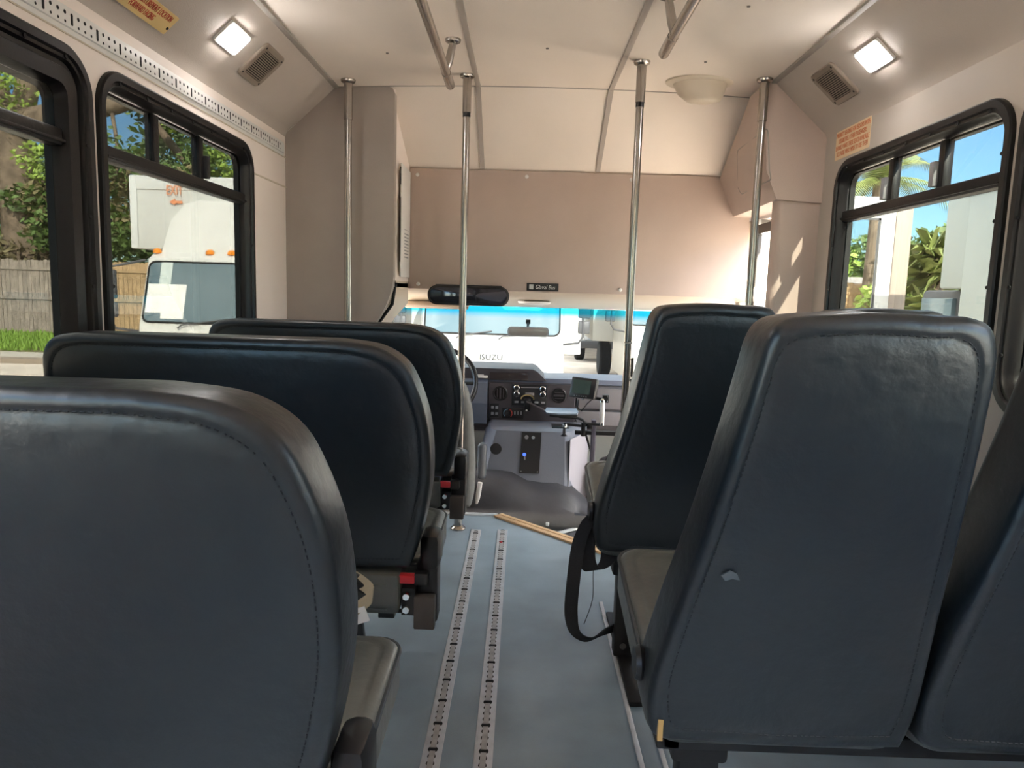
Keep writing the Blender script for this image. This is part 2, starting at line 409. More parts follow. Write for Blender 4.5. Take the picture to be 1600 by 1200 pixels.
# oval-cornered hatch on the box side
def boxside(y, z, off=.002):
    x = .985+(.955-.985)*(z-1.60)/(.35) if z > 1.6 else .985+(1.60-z)*.43
    return (x+.02*(y-3.055)/.685-off, y, z)
hz = rr(3.40, 1.66, .52, .20, .03, 4)
mb = MB()
ring0 = [boxside(3.25+(u-3.40)*.9, z, .003) for u, z in hz]
for k in range(len(ring0)): pass
mb.tube(ring0+[ring0[0]], .003, 6, False); mb.build('hatch_line', TRIM, br_)
mb = MB()
pp = [(1.045, YR), (XR, YR), (XR, YR+.05), (1.06, YR+.06), (1.045, YR+.045)]
pr = [(1.075+.03*cos(rad(a)), YR+.03+.03*sin(rad(a))) for a in (180, 200, 225, 250, 270)]
pts = pr+[(XR, YR), (XR, YR+.06), (1.045, YR+.06)]
mb.prism([(x, y, -.05) for x, y in pts], (0, 0, 1.535)); struct('wall_cab_right', mb, FRP)

# ------------------------------------------------------------------ side windows
def window(nr, side, y0, y1, sash=0.0, glassm=None):
    sg = -1 if side == 'left' else 1; X = XL if side == 'left' else XR
    f = lambda u, v, d: (X+sg*d, u, v)
    z0 = WZL if side == 'left' else WZ0
    W, H = y1-y0, WZ1-z0; cy_, cz_ = (y0+y1)/2, (z0+WZ1)/2
    root = bpy.data.objects.new('window_%d' % nr, None); COL.objects.link(root); root.location = (X, cy_, z0); root['kind'] = 'structure'
    prof = [(0, .0), (.001, -.010), (.006, -.014), (.024, -.014), (.028, -.007), (.036, -.007), (.040, .004), (.046, .010), (.050, .03), (.056, .03), (.056, .05)]
    if sash: prof = prof[:7]+[(.05, .006), (.055, -.004), (.055+sash, -.004), (.06+sash, .012), (.065+sash, .03), (.068+sash, .05)]
    gi = prof[-1][0]
    mb = MB(); mb.loft([[f(u, v, d) for u, v in rr(cy_, cz_, W-2*i, H-2*i, max(.105-i, .03), 8)] for i, d in prof], True)
    mb.loft([[f(u, v, d) for u, v in rr(cy_, cz_, W-2*i, H-2*i, max(.105-i, .03), 8)] for i, d in ((gi, .05), (.002, .052), (0, 0))], True)
    mb.build('frame', WFRAME, root)
    ya, yb = y0+gi-.004, y1-gi+.004; za, zb = z0+gi-.004, WZ1-gi+.004; zm = 1.40
    MB().bx(X+sg*.006, X+sg*.045, ya, yb, zm-.02, zm+.02, .005).build('mid_bar', WFRAME, root)
    MB().bx(X+sg*.014, X+sg*.0, ya, yb, zm-.012, zm-.006, .001).build('bar_lip', WFRAME, root)
    for k, fy in enumerate((.30, .62)):
        y = ya+(yb-ya)*fy if side == 'left' else ya+(yb-ya)*(fy+.02)
        MB().bx(X+sg*.015, X+sg*.044, y-.016, y+.016, zm, zb, .004).build('mullion', WFRAME, root)
        if k == 1 or side == 'right':
            MB().bx(X+sg*.0, X+sg*.03, y+.008, y+.034, 1.425, 1.50, .004).build('latch', BLACK if side == 'left' else GREYP, root)
    gl = MB().bx(X+sg*.032, X+sg*.0335, ya, yb, za, zm).bx(X+sg*.024, X+sg*.0255, ya, yb, zm, zb)
    gl.build('pane', glassm or SIDEG, root)
    n = 7
    for k in range(n):
        y = y0+.10+(W-.2)*k/(n-1)
        MB().lathe(f(y, WZ1-.031, -.009), [(.005, 0), (.005, .003)], (-sg, 0, 0), 8).build('screw', RUB, root)
    for k in range(4):
        for yy in (y0+.031, y1-.031):
            MB().lathe(f(yy, z0+.15+k*.17, -.009), [(.005, 0), (.005, .003)], (-sg, 0, 0), 8).build('screw', RUB, root)
    return root
window(1, 'left', *WY[0]); window(2, 'left', *WY[1], sash=.035)
window(3, 'right', *WYR[0], glassm=SIDEG2); window(4, 'right', *WYR[1], glassm=SIDEG2)
window(5, 'left', *WY[2], glassm=DOORG); window(6, 'right', *WYR[2], glassm=DOORG); window(7, 'left', *WY[3], glassm=DOORG)

# ------------------------------------------------------------------ cab shell
struct('ceiling', MB().prism([(-1.0, 3.74, 1.077), (-1.0, 3.79, 1.055), (-1.0, 3.95, 1.035), (-1.0, 4.32, .985), (-1.0, 4.36, 1.02), (-1.0, 3.78, 1.14)], (2.2, 0, 0)), CREAM)
W0, W1 = V((0, 4.33, .985)), V((0, 4.86, .50))
ws = MB()
def wsp(x, t): return (x, W0.y+(W1.y-W0.y)*t-.09*((x-XC)/1.0)**2, W0.z+(W1.z-W0.z)*t)
NX = 10
ws.loft([[wsp(-.92+2.02*i/NX, t/4) for i in range(NX+1)] for t in range(5)], False)
o = ws.build('window_8', WINDG); o['kind'] = 'structure'
# A pillars, door ledges and cab door glass
mb = MB()
for sx, xx in ((-1, -.93), (1, 1.12)):
    mb.tube([(xx, 4.22, 1.02), (xx, 4.45, .80), (xx, 4.78, .48)], .045, 8)
struct('trim_10', mb, CREAM)
mb = MB().bx(-1.05, -.98, 3.35, 4.9, -.2, .52).bx(1.17, 1.24, 3.82, 4.9, -.2, .52).bx(-1.05, -.98, 3.35, 3.52, .5, 1.1)
struct('wall_cab_doors', mb, DASHG)
mb = MB().bx(-1.02, -1.015, 3.5, 4.5, .5, 1.05).bx(1.2, 1.205, 3.82, 4.5, .5, 1.05); o = mb.build('window_9', DOORG); o['kind'] = 'structure'
# cream pillar trim beside the left bulkhead
mb = MB().loft([[(-.60+a, 3.40+b, z) for a, b in ((0, 0), (.0, .36), (-.05, .36), (-.05, 0))] for z in (1.11, 1.06)]+
               [[(-.60+a-q, 3.36+b, z) for a, b in ((0, 0), (.02, .40), (-.05, .40), (-.05, 0))] for z, q in ((1.0, .02), (.92, .09), (.82, .16), (.70, .22))], True, True, True)
struct('trim_11', mb, CREAM)
MB().tube([(-.597, 3.37, 1.10), (-.61, 3.36, 1.0), (-.68, 3.36, .90), (-.76, 3.36, .76)], .008, 6).build('trim_12', RUB)['kind'] = 'structure'
# entry door on the right: frame, leaves, glass
dr = bpy.data.objects.new('door_1', None); COL.objects.link(dr); dr.location = (1.21, 3.46, -.4); dr['kind'] = 'structure'
mb = MB().bx(1.19, 1.225, 3.11, 3.83, 1.405, 1.45).bx(1.19, 1.225, 3.11, 3.15, -.4, 1.45).bx(1.19, 1.225, 3.79, 3.83, -.4, 1.45)
mb.build('frame', BROWNM, dr)
for a, b in ((3.15, 3.46), (3.48, 3.79)):
    mb = MB().bx(1.2, 1.215, a, a+.018, -.38, 1.40).bx(1.2, 1.215, b-.018, b, -.38, 1.40).bx(1.2, 1.215, a, b, -.4, -.2)
    lf = mb.build('door_leaf', BROWNM, dr); MB().bx(1.206, 1.209, a+.01, b-.01, -.2, 1.40).build('pane', DOORG, lf)
struct('trim_13', MB().bx(1.125, 1.19, 3.785, 3.85, -.2, 1.47, .012), CREAM)
# outer roof so that no sun leaks between the panels
struct('wall_roof', MB().bx(-1.15, 1.29, YB, 3.9, 2.045, 2.07).bx(-1.15, 1.29, 3.86, 3.9, 1.06, 2.05).bx(-1.14, -.60, 3.35, 3.9, 1.08, 1.1), WHITEP)
struct('wall_side_front', MB().bx(-1.15, -1.1, 3.28, 3.9, 1.08, 2.05).bx(1.24, 1.29, 3.06, 3.9, 1.46, 2.05).bx(XR, XR+.05, YR, YR+.05, -.4, 1.48), WHITEP)
mb = MB().bx(-1.0, 1.2, 4.86, 5.5, -.7, .46, .05); struct('wall_hood', mb, TWHITE)
mb = MB().bx(.42, 1.2, 2.90, 3.8, -.45, -.40); struct('floor', mb, VINYLF)
struct('trim_15', MB().box((.29, 3.73, -.10), (.45, .03, .02), M.Rotation(rad(52), 3, 'Z'), .003).box((.36, 3.60, -.12), (.45, .02, .012), M.Rotation(rad(40), 3, 'Z'), .003), ALU)

# ------------------------------------------------------------------ tracks
def ltrack(x, y0, y1, label):
    t = thing('floor_track', label, 'track', (x, y0, 0), 'anchor tracks along the aisle floor')
    mb = MB().bx(x-.0225, x+.0225, y0, y1, 0, .003, .001)
    for s in (-1, 1):
        mb.bx(x+s*.0195-.0015, x+s*.0195+.0015, y0, y1, .003, .0042); mb.bx(x+s*.0145-.001, x+s*.0145+.001, y0, y1, .003, .0038)
    mb.build('rail', ALU, t)
    mb = MB(); n = int((y1-y0-.02)/.0254)
    for k in range(n+1):
        y = y0+.012+k*.0254; q = .0100 if k % 4 else .0118
        mb.lathe((x, y, .0032), [(q, 0), (q, .0004)], n=10)
        if k % 4 == 0: mb.bx(x-.0105, x+.0105, y-.004, y+.004, .0040, .0050)
    mb.build('slot_row', HOLE, t)
    mb = MB()
    for k in range(n):
        y = y0+.012+k*.0254
        if k % 4 == 0: ya = y+.006
        else: ya = y
        yb = y+.0254-(.006 if (k+1) % 4 == 0 else 0)
        mb.bx(x-.0068, x+.0068, ya, yb, .0036, .0044)
    mb.build('slot_floor', SLOTM, t)
    return t
ltrack(-.178, -1.2, 3.13, 'silver slotted anchor track on the floor nearer the left benches')
t2 = ltrack(-.059, -1.2, 3.14, 'silver slotted anchor track on the floor with a red spot near its front end')
MB().lathe((-.062, 2.97, .0045), [(.007, 0), (.005, .004)], n=8).build('red_clip', RED, t2)
wt = thing('wall_track', 'white slotted securement track along the left wall above the windows', 'track', (XL, 1.3, 1.655))
MB().bx(XL, XL+.010, .2, 3.26, 1.652, 1.69, .002).bx(XL, XL+.004, .2, 3.27, 1.640, 1.70, .001).build('rail', WHITEP, wt)
mb = MB(); n = int(3.0/.0254)
for k in range(n):
    y = .23+k*.0254
    for z in (1.681, 1.661): mb.lathe((XL+.0098, y, z), [(.0048 if z > 1.67 else .0034, 0), (.0048 if z > 1.67 else .0034, .0006)], (1, 0, 0), 8)
    if k % 4 == 0: mb.bx(XL+.0095, XL+.0106, y-.004, y+.004, 1.660, 1.683)
mb.build('slot_row', HOLE, wt)

# ------------------------------------------------------------------ seats
def stitches(ring, d, f, parent, keep=lambda u, v: True):
    P = [V(f(u, v, d)) for u, v in ring]; K = [keep(u, v) for u, v in ring]; mb = MB(); acc = 0; n = len(P)
    for i in range(n):
        a, b = P[i], P[(i+1) % n]
        if not (K[i] and K[(i+1) % n]): continue
        L_ = (b-a).length; dr_ = (b-a).normalized(); q = acc
        while q < L_:
            e = min(q+.0055, L_)
            if e-q > .001: mb.tube([a+dr_*q, a+dr_*e], .0011, 4)
            q += .009
        acc = q-L_
    mb.build('stitching', THREAD, parent)

def bench(y0, label):
    t = thing('bench_seat', label, 'seat', (-.62, y0, 0), 'double bench seats along the left wall')
    rs = spline([(-.250, .418), (-.238, .445), (-.214, .54), (-.199, .65), (-.206, .77), (-.232, .858), (-.264, .912), (-.322, .944), (-.41, .955)], 5)
    ls = spline([(-.98, .955), (-1.03, .945), (-1.058, .915), (-1.066, .86), (-1.066, .70), (-1.064, .55), (-1.06, .45), (-1.04, .418)], 4)
    mid = [V((-.41-.57*k/8, .955)) for k in range(1, 8)]; bot = [V((-1.04+.79*k/9, .418-.004*sin(pi*k/9))) for k in range(1, 9)]
    outl = [(p.x, p.y) for p in rs+mid+ls+bot]
    f = lambda u, v, d: (u, y0+.055-d-.09*(v-.42)-.03*max(0, (v-.42))**2, v)
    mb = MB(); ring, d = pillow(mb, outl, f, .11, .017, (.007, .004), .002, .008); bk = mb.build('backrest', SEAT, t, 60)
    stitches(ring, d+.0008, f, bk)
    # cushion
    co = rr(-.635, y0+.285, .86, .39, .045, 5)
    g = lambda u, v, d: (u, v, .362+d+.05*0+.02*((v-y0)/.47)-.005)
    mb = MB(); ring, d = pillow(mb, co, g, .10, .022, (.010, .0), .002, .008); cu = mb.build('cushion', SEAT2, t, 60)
    mb = MB().tube([g(u, v, .036) for u, v in inset(co, .001)]+[g(*inset(co, .001)[0], .036)], .0045, 6, False); mb.build('piping', PIPE, cu)
    MB().bx(-1.04, -.270, y0-.004, y0+.12, .305, .405, .012).bx(-1.04, -.30, y0-.007, y0, .318, .322).bx(-1.04, -.30, y0-.007, y0, .378, .381).build('pan_cover', SEAT2, t)
    # aisle side folding bracket
    MB().bx(-.236, -.184, y0+.04, y0+.10, .27, .42, .006).bx(-.228, -.180, y0+.03, y0+.12, .40, .492, .018).build('bracket', BLACKM, t)
    MB().bx(-.238, -.188, y0+.015, y0+.042, .262, .345, .004).build('bracket_cover', BROWNM, t)
    lv = MB().bx(-.288, -.236, y0+.01, y0+.035, .378, .398, .003).build('release_lever', RED, t)
    MB().bx(-.238, -.205, y0+.015, y0+.06, .372, .402, .004).build('lever_hub', BLACKM, t)
    for z in (.345, .312): MB().lathe((-.256, y0+.02, z), [(.011, .0), (.011, -.006), (.008, -.010)], (0, 1, 0), 8).build('bolt', CHROME, t)
    MB().bx(-.268, -.236, y0+.022, y0+.05, .295, .362).build('bolt_plate', BLACKM, t)
    MB().tube([(-1.0, y0+.06, .288), (-.262, y0+.06, .288), (-.242, y0+.06, .30)], .006, 8).bx(-.328, -.288, y0+.04, y0+.08, .276, .303, .003).build('torsion_rod', BLACKM, t)
    MB().bx(-1.0, -.93, y0+.12, y0+.18, 0, .31, .006).bx(-1.03, -.9, y0+.05, y0+.40, 0, .02, .004).build('leg', BLACKM, t)
    return t
B1 = bench(.80, 'nearest slate vinyl double bench at lower left, back of it filling the corner')
B2 = bench(1.61, 'slate vinyl double bench in the middle of the left column, red lever below its back')
B3 = bench(2.455, 'slate vinyl double bench at the front of the left column, before the grey bulkhead')

def rseat(y0, label):
    t = thing('double_seat', label, 'seat', (.64, y0, 0), 'slate vinyl double seats along the right wall')
    def back(dx):
        ls = spline([(.25, .370), (.224, .386), (.216, .46), (.236, .57), (.275, .73), (.306, .88), (.322, .97), (.332, 1.02), (.350, 1.044), (.385, 1.052)], 5)
        ls = ls[::-1]
        rs = spline([(.592, 1.056), (.625, 1.044), (.642, 1.0), (.645, .90), (.643, .75), (.638, .60), (.634, .44), (.62, .371)], 4)
        top = [V((.385+.207*k/6, 1.052+.006*sin(pi*k/6))) for k in range(1, 6)]; bot = [V((.62-.37*k/7, .371-.006*sin(pi*k/7))) for k in range(1, 7)]
        ol = [(p.x+dx, p.y) for p in ls[::-1]+top+rs+bot]
        f = lambda u, v, d: (u, y0+.06-d-.15*(v-.42), v)
        mb = MB(); ring, d = pillow(mb, ol, f, .125, .020, (.008, .004), .002, .008)
        b = mb.build('backrest', SEAT, t, 60); stitches(ring, d+.0008, f, b)
    back(0); back(.425)
    for a, b in ((.225, .64), (.65, 1.06)):
        co = rr((a+b)/2, y0+.26, b-a, .46, .045, 5)
        g = lambda u, v, d: (u, v, .39+d+.08*((v-y0)/.47))
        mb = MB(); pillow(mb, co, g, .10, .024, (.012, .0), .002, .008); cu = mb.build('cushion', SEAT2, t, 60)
        rg = inset(co, .001); MB().tube([g(u, v, .036) for u, v in rg]+[g(*rg[0], .036)], .0045, 6, False).build('piping', PIPE, cu)
    MB().bx(.25, 1.06, y0+.08, y0+.12, .31, .345, .004).bx(.25, 1.06, y0+.34, y0+.38, .35, .385, .004).bx(.26, .29, y0+.08, y0+.38, .31, .345, .003).bx(1.0, 1.03, y0+.08, y0+.38, .31, .345, .003).build('frame', BLACKM, t)
    for x in (.335, 1.0):
        MB().bx(x-.035, x+.035, y0+.12, y0+.17, .012, .345, .004).box((x, y0+.14, .30), (.10, .05, .08), None, .01).build('leg', BLACKM, t)
        MB().bx(x-.022, x+.022, y0-.12, y0+.42, 0, .014, .003).build('foot_rail', BLACKM, t)
    for x in (.345, .375): MB().lathe((x-.02, y0+.115, .05), [(.010, 0), (.010, -.005)], (0, 1, 0), 8).build('bolt', CHROME, t)
    MB().lathe((.212, y0+.08, .465), [(.010, .012), (.026, .008), (.03, 0), (.026, -.008)], (1, 0, 0), 14).build('recline_knob', BLACK, t)
    return t
R1 = rseat(1.05, 'nearest slate vinyl double seat on the right, its two backs nearly closing the row')
R2 = rseat(1.885, 'front double seat on the right, black belt hanging at its aisle side')
MB().bx(.232, .240, 1.047, 1.054, .380, .415).build('torn_patch', mat('bare_foam', (.35, .22, .08), .9), R1)
MB().prism([(.300, 1.0035, .672), (.312, 1.002, .680), (.322, 1.0025, .676), (.327, 1.003, .666), (.316, 1.0035, .668), (.306, 1.004, .664)], (0, -.0035, 0)).build('worn_patch', mat('scuffed_backing', (.075, .085, .09), .8), R1)
fr = tag(MB().bx(.300, .312, .4, 2.40, 0, .006, .001).bx(.355, .366, .4, 2.40, 0, .006, .001).build('seat_floor_rail', ALU), 'silver rail on the floor under the right hand seats', 'rail')

# belts
b = MB().ribbon(spline([(.222, 1.97, .45), (.200, 1.955, .43), (.178, 1.95, .37), (.166, 1.93, .27), (.163, 1.925, .18), (.176, 1.915, .128), (.215, 1.92, .105), (.262, 1.98, .098), (.315, 2.06, .08)], 6),
                [(.034, .01, 0)]*0+[(.036, -.012, .0)]*25+[(.036*max(.25, 1-(k/24)), -.012, .04*(k/24)) for k in range(24)])
sb = thing('seat_belt', 'black seat belt hanging in a loop from the aisle side of the right seat', 'belt', (.2, 1.94, .1))
b.build('webbing', WEB, sb)
MB().ribbon(spline([(.222, 1.97, .455), (.205, 1.96, .40), (.205, 1.95, .325), (.225, 1.945, .30), (.262, 1.95, .325), (.268, 1.975, .37)], 6), (.045, -.01, .012)).build('webbing', WEB, sb)
MB().tube(spline([(.225, 1.95, .42), (.222, 1.94, .30), (.222, 1.93, .22), (.20, 1.92, .15)], 5), .0012, 5).build('cord', RUB, sb)
sb = thing('seat_belt', 'beige and black belt end with a white tag below the middle left bench', 'belt', (-.30, 1.4, .2))
y_ = 1.575; Z_ = .06
MB().ribbon(spline([(-.40, y_+.05, .34+Z_), (-.35, y_+.02, .325+Z_), (-.325, y_, .31+Z_), (-.345, y_-.01, .29+Z_), (-.38, y_-.02, .27+Z_)], 5), (.0, .02, .028)).build('webbing', BEIGE, sb)
MB().box((-.355, y_-.02, .265+Z_), (.045, .004, .036), M.Rotation(rad(-20), 3, 'Y')).build('paper_tag', PAPER, sb)
MB().box((-.36, y_-.01, .225+Z_), (.035, .02, .075), M.Rotation(rad(-6), 3, 'Y'), .004).build('buckle', BLACK, sb)
MB().box((-.375, y_+.03, .325+Z_), (.07, .03, .022), M.Rotation(rad(25), 3, 'Y'), .005).build('strap_guide', BLACK, sb)

# ------------------------------------------------------------------ poles and grab rails
def pole(x, y, label, zt=None, zbreak=.165, gap=False, zb=0, thick=1):
    t = thing('stanchion_pole', label, 'pole', (x, y, zb), 'floor to ceiling steel poles')
    zt = zt or cz(min(max(x-XC, -.93), .93))
    MB().tube([(x, y, zb), (x, y, zt-zbreak)], .0155*thick, 16).build('pole', STEEL, t)
    MB().tube([(x, y, zt-zbreak+(.012 if gap else 0)), (x, y, zt)], .0185*thick, 16).build('sleeve', STEEL, t)
    if gap: MB().tube([(x, y, zt-zbreak-.006), (x, y, zt-zbreak+.014)], .0165, 12).build('gap_ring', BLACK, t)
    MB().lathe((x, y, zt), [(.019, -.016), (.030, -.010), (.032, -.003), (.032, .0)], n=20).build('ceiling_flange', STEEL, t)
    MB().lathe((x, y, zb), [(.034, 0), (.034, .006), (.026, .014), (.0185, .018), (.0185, .09), (.016, .092)], n=20).build('floor_flange', STEEL, t)
    return t
pole(-.778, 3.20, 'steel pole standing before the grey left bulkhead', zbreak=.165)
pole(-.262, 3.14, 'steel pole at the front of the left benches with a black ring near its top', zbreak=.165, gap=True)
p3 = pole(.430, 2.905, 'steel pole left of the ceiling bowl with a dark break below its sleeve', zbreak=.165, gap=True)
MB().tube([(.430, 2.905, .88), (.430, 2.905, .885)], .0175, 14).build('joint', TRIM, p3)
pole(.945, 3.03, 'steel pole at the right corner under the overhead box', zbreak=.165)
def grab(x, y1, label, bx_):
    t = thing('grab_rail', label, 'rail', (x, y1, 1.86), 'overhead grab rails')
    z = 1.862
    MB().tube([(x, -1.2, z), (x, y1-.16, z)], .0155, 16).build('rail', STEEL, t)
    MB().tube([(x, y1-.16, z), (x, y1-.14, z), (x, y1-.012, z-.004), (x, y1, z-.006)], [.0175, .0175, .0175, .013], 16).build('end_cap', STEEL, t)
    s = 1 if bx_ > x else -1; yb_ = y1-.19; zc_ = cz(x-XC+s*.03)
    MB().tube([(x, yb_, z), (x+s*.012, yb_, z+.03), (x+s*.024, yb_, zc_-.02), (x+s*.026, yb_, zc_)], [.017, .015, .013, .013], 12).build('bracket', STEEL, t)
    MB().lathe((x+s*.026, yb_, zc_), [(.014, -.016), (.027, -.010), (.029, -.002), (.029, 0)], n=18).build('ceiling_flange', STEEL, t)
grab(-.307, 2.905, 'overhead steel grab rail on the left half of the ceiling', -.25)
grab(.434, 2.475, 'overhead steel grab rail on the right half of the ceiling', .38)
# ceiling bowl
t = thing('ceiling_bowl', 'cream plastic oval bowl fixture on the ceiling between the right poles', 'fixture', (.71, 3.12, 1.95))
N = 32; R_ = []
for a, z, dy in ((.148, .012, 0), (.150, -.002, 0), (.138, -.008, 0), (.118, -.010, 0), (.112, -.022, -.002), (.100, -.05, -.006), (.075, -.078, -.016), (.035, -.088, -.02), (.004, -.089, -.02)):
    R_.append([(.71+a*cos(2*pi*k/N)*.95-dy*1.0*.8, 3.135+a*sin(2*pi*k/N)*.72+dy, cz(.64)+z) for k in range(N)])
MB().loft(R_[:4], True, True, False).build('rim', CREAM, t); MB().loft(R_[3:], True, False, True).build('bowl', CREAM, t, 60)

# ------------------------------------------------------------------ cove fittings: lamps, speakers, signs
def covef(side, y, s):
    """Point on the sloping cove; s runs from the wall edge (0) up to the ceiling (1); returns point, along-slope unit, normal."""
    sx = -1 if side == 'left' else 1
    a = V((XC+sx*1.10, y, 1.79)); b_ = V((XC+sx*.93, y, ZC-.005)); d = (b_-a); p = a+d*s; u = d.normalized(); n = V((-sx*u.z*1, 0, 0))
    n = V((-sx*abs(u.z), 0, -abs(u.x))).normalized(); return p, u, n
def frame_of(side, y, s):
    p, u, n = covef(side, y, s); yv = V((0, 1, 0)); return p, M((yv, u, n)).transposed()
def lamp(side, y, label, s=.42):
    p, R = frame_of(side, y, s)
    t = thing('ceiling_lamp', label, 'lamp', p, 'square LED lamps on the sloping ceiling edge')
    MB().box(p+R @ V((0, 0, .004)), (.150, .086, .010), R, .003).build('housing', WHITEP, t)
    MB().box(p+R @ V((0, 0, .011)), (.134, .072, .008), R, .003).build('lens', LENS, t)
    for i in range(4):
        for j in range(2):
            MB().box(p+R @ V((-.048+i*.032, -.018+j*.036, .0155)), (.014, .018, .002), R).build('led_cell', LENSD, t)
lamp('left', 2.405, 'lit square LED lamp on the left ceiling slope'); lamp('right', 2.415, 'lit square LED lamp on the right ceiling slope')
def speaker(side, y, label):
    p, R = frame_of(side, y, .40)
    t = thing('speaker_grille', label, 'speaker', p, 'speaker grilles on the sloping ceiling edges')
    m_ = mat('grille_taupe', (.27, .215, .17), .5)
    q = rr(0, 0, .185, .150, .022, 5); q2 = rr(0, 0, .178, .143, .02, 5); qi = rr(0, 0, .135, .108, .01, 5)
    mb = MB().loft([[p+R @ V((u, v, d)) for u, v in Q] for Q, d in ((q, 0), (q, .006), (q2, .009), (qi, .009), (qi, .003))], True, True, False); mb.build('bezel', m_, t)
    MB().box(p+R @ V((0, 0, .0025)), (.136, .11, .003), R).build('backing', HOLE, t)
    mb = MB()
    for k in range(14): mb.box(p+R @ V((0, -.050+k*.0077, .006)), (.134, .0036, .005), R)
    mb.build('slats', m_, t)
    for a in (-1, 1):
        for c in (-1, 1): MB().lathe(p+R @ V((a*.075, c*.058, .009)), [(.004, 0), (.004, .001)], R @ V((0, 0, 1)), 8).build('screw', RUB, t)
speaker('left', 2.675, 'taupe slatted speaker grille on the left ceiling slope'); speaker('right', 2.72, 'taupe slatted speaker grille on the right ceiling slope')
# yellow securement sign
p, R = frame_of('left', 1.99, -.02)
n_ = R @ V((0, 0, 1)); u_ = R @ V((0, 1, 0))
p = V((XC-1.094, 1.985, 1.795))+n_*.006
t = thing('securement_sign', 'yellow sign with red wheelchair securement lettering on the left ceiling slope', 'sign', p)
q = rr(0, 0, .285, .064, .005, 4)
MB().loft([[p+R @ V((u, v, d)) for u, v in q] for d in (0, .003)], True, True, True).build('plate', SIGNY, t)
text('lettering', 'WHEELCHAIR SECUREMENT LOCATION\nFORWARD FACING', .027, SIGNR, t, p+R @ V((.0, .001, .0034)), (0, 1, 0), R @ V((0, 1, 0)), .50)
MB().lathe(p+R @ V((.134, -.012, .003)), [(.005, 0), (.004, .002)], n_, 8).build('screw', RUB, t)
# priority seating sticker
t = thing('priority_sign', 'cream sticker with orange seating notice above the right window', 'sign', (XR, 2.82, 1.62))
MB().bx(XR-.0015, XR, 2.672, 2.958, 1.625, 1.737).build('sheet', SIGNC, t)
text('lettering', 'PRIORITY SEATING FOR PERSONS WITH\nDISABILITIES. OTHER PASSENGERS\nSHOULD MAKE THESE SEATS AVAILABLE\nTO THOSE WHO WISH TO USE THEM', .0255, SIGNO, t, (XR-.0018, 2.815, 1.681), (0, -1, 0), (0, 0, 1), .60)

# ------------------------------------------------------------------ things on the partition and windscreen
t = thing('mirror', 'wide black framed passenger mirror below the front panel', 'mirror', (-.278, 3.72, 1.05))
q = rr(-.278, 1.048, .415, .098, .046, 8); q2 = rr(-.278, 1.048, .40, .083, .040, 8)
MB().loft([[(u, y, v) for u, v in Q] for Q, y in ((q2, 3.70), (q, 3.69), (q, 3.665), (q2, 3.66), (q2, 3.667))], True, True, True).build('housing', BLACK, t)
mb = MB(); R_ = []
for s_ in (1, .8, .5, .2): R_.append([((-.278+(u+.278)*s_), 3.660-.010*(1-s_*s_), 1.048+(v-1.048)*s_) for u, v in rr(-.278, 1.048, .392, .075, .036, 8)])
mb.loft(R_, True, False, True).build('glass', MIRD, t, 60)
MB().bx(-.45, -.11, 3.69, 3.745, 1.088, 1.102, .003).build('bracket', BLACK, t)
t = thing('bus_badge', 'small black name plate with white lettering on the front panel', 'badge', (.099, 3.74, 1.10))
MB().bx(.017, .181, 3.735, 3.741, 1.083, 1.122, .001).build('plate', BLACK, t)
text('lettering', 'Glaval Bus', .0315, WHITEP, t, (.112, 3.7345, 1.1015), (1, 0, 0), (0, 0, 1), .78, shear=.25)
MB().bx(.030, .052, 3.7338, 3.7352, 1.090, 1.115).build('logo', mat('badge_grey', (.45, .47, .46), .5), t)
t = thing('rear_view_mirror', 'grey rear view mirror hanging from the windshield glass', 'mirror', (.038, 4.39, .835))
q = rr(.038, .836, .25, .06, .022, 5)
MB().loft([[(u, y+.02*(u-.038), v) for u, v in q] for y in (4.385, 4.36)], True, True, True).build('housing', GREYP, t)
MB().loft([[(u, 4.359+.02*(u-.038), v) for u, v in rr(.038, .836, .232, .045, .016, 5)], [(u, 4.3585+.02*(u-.038), v) for u, v in rr(.038, .836, .23, .043, .015, 5)]], True, False, True).build('glass', MIRR, t)
MB().tube([(.035, 4.375, .86), (.036, 4.39, .885), (.036, 4.425, .895)], .008, 8).bx(.022, .05, 4.39, 4.43, .882, .91, .004).build('mount', BLACK, t)
t = thing('sun_visor', 'beige sun visor folded below the headliner behind the wide mirror', 'visor', (-.48, 4.12, 1.0))
MB().box((-.485, 4.12, .995), (.36, .16, .022), M.Rotation(rad(14), 3, 'X'), .010).build('panel', mat('beige_visor', (.52, .42, .35), .7), t)
t = thing('map_lamp', 'small cream lamp on the headliner above the windshield', 'lamp', (.064, 4.1, 1.01))
MB().lathe((.064, 4.05, 1.025), [(.095, .0), (.09, -.012), (.05, -.020), (.0, -.022)], n=20).build('lens', WHITEP, t)

# ------------------------------------------------------------------ dashboard
db = thing('dashboard', 'dark dashboard with round vents and silver knobs below the windshield', 'dashboard', (.06, 4.2, .3))
MB().prism([(-.95, y, z) for y, z in ((4.10, .30), (4.06, .36), (4.065, .555), (4.10, .582), (4.3, .59), (4.84, .50), (4.84, .25), (4.2, .25))], (2.10, 0, 0)).build('body', DASHG, db)
MB().prism([(-.95, y, z) for y, z in ((4.055, .562), (4.075, .588), (4.30, .598), (4.84, .512), (4.84, .49), (4.1, .55))], (2.12, 0, 0)).build('top', DASHTOP, db)
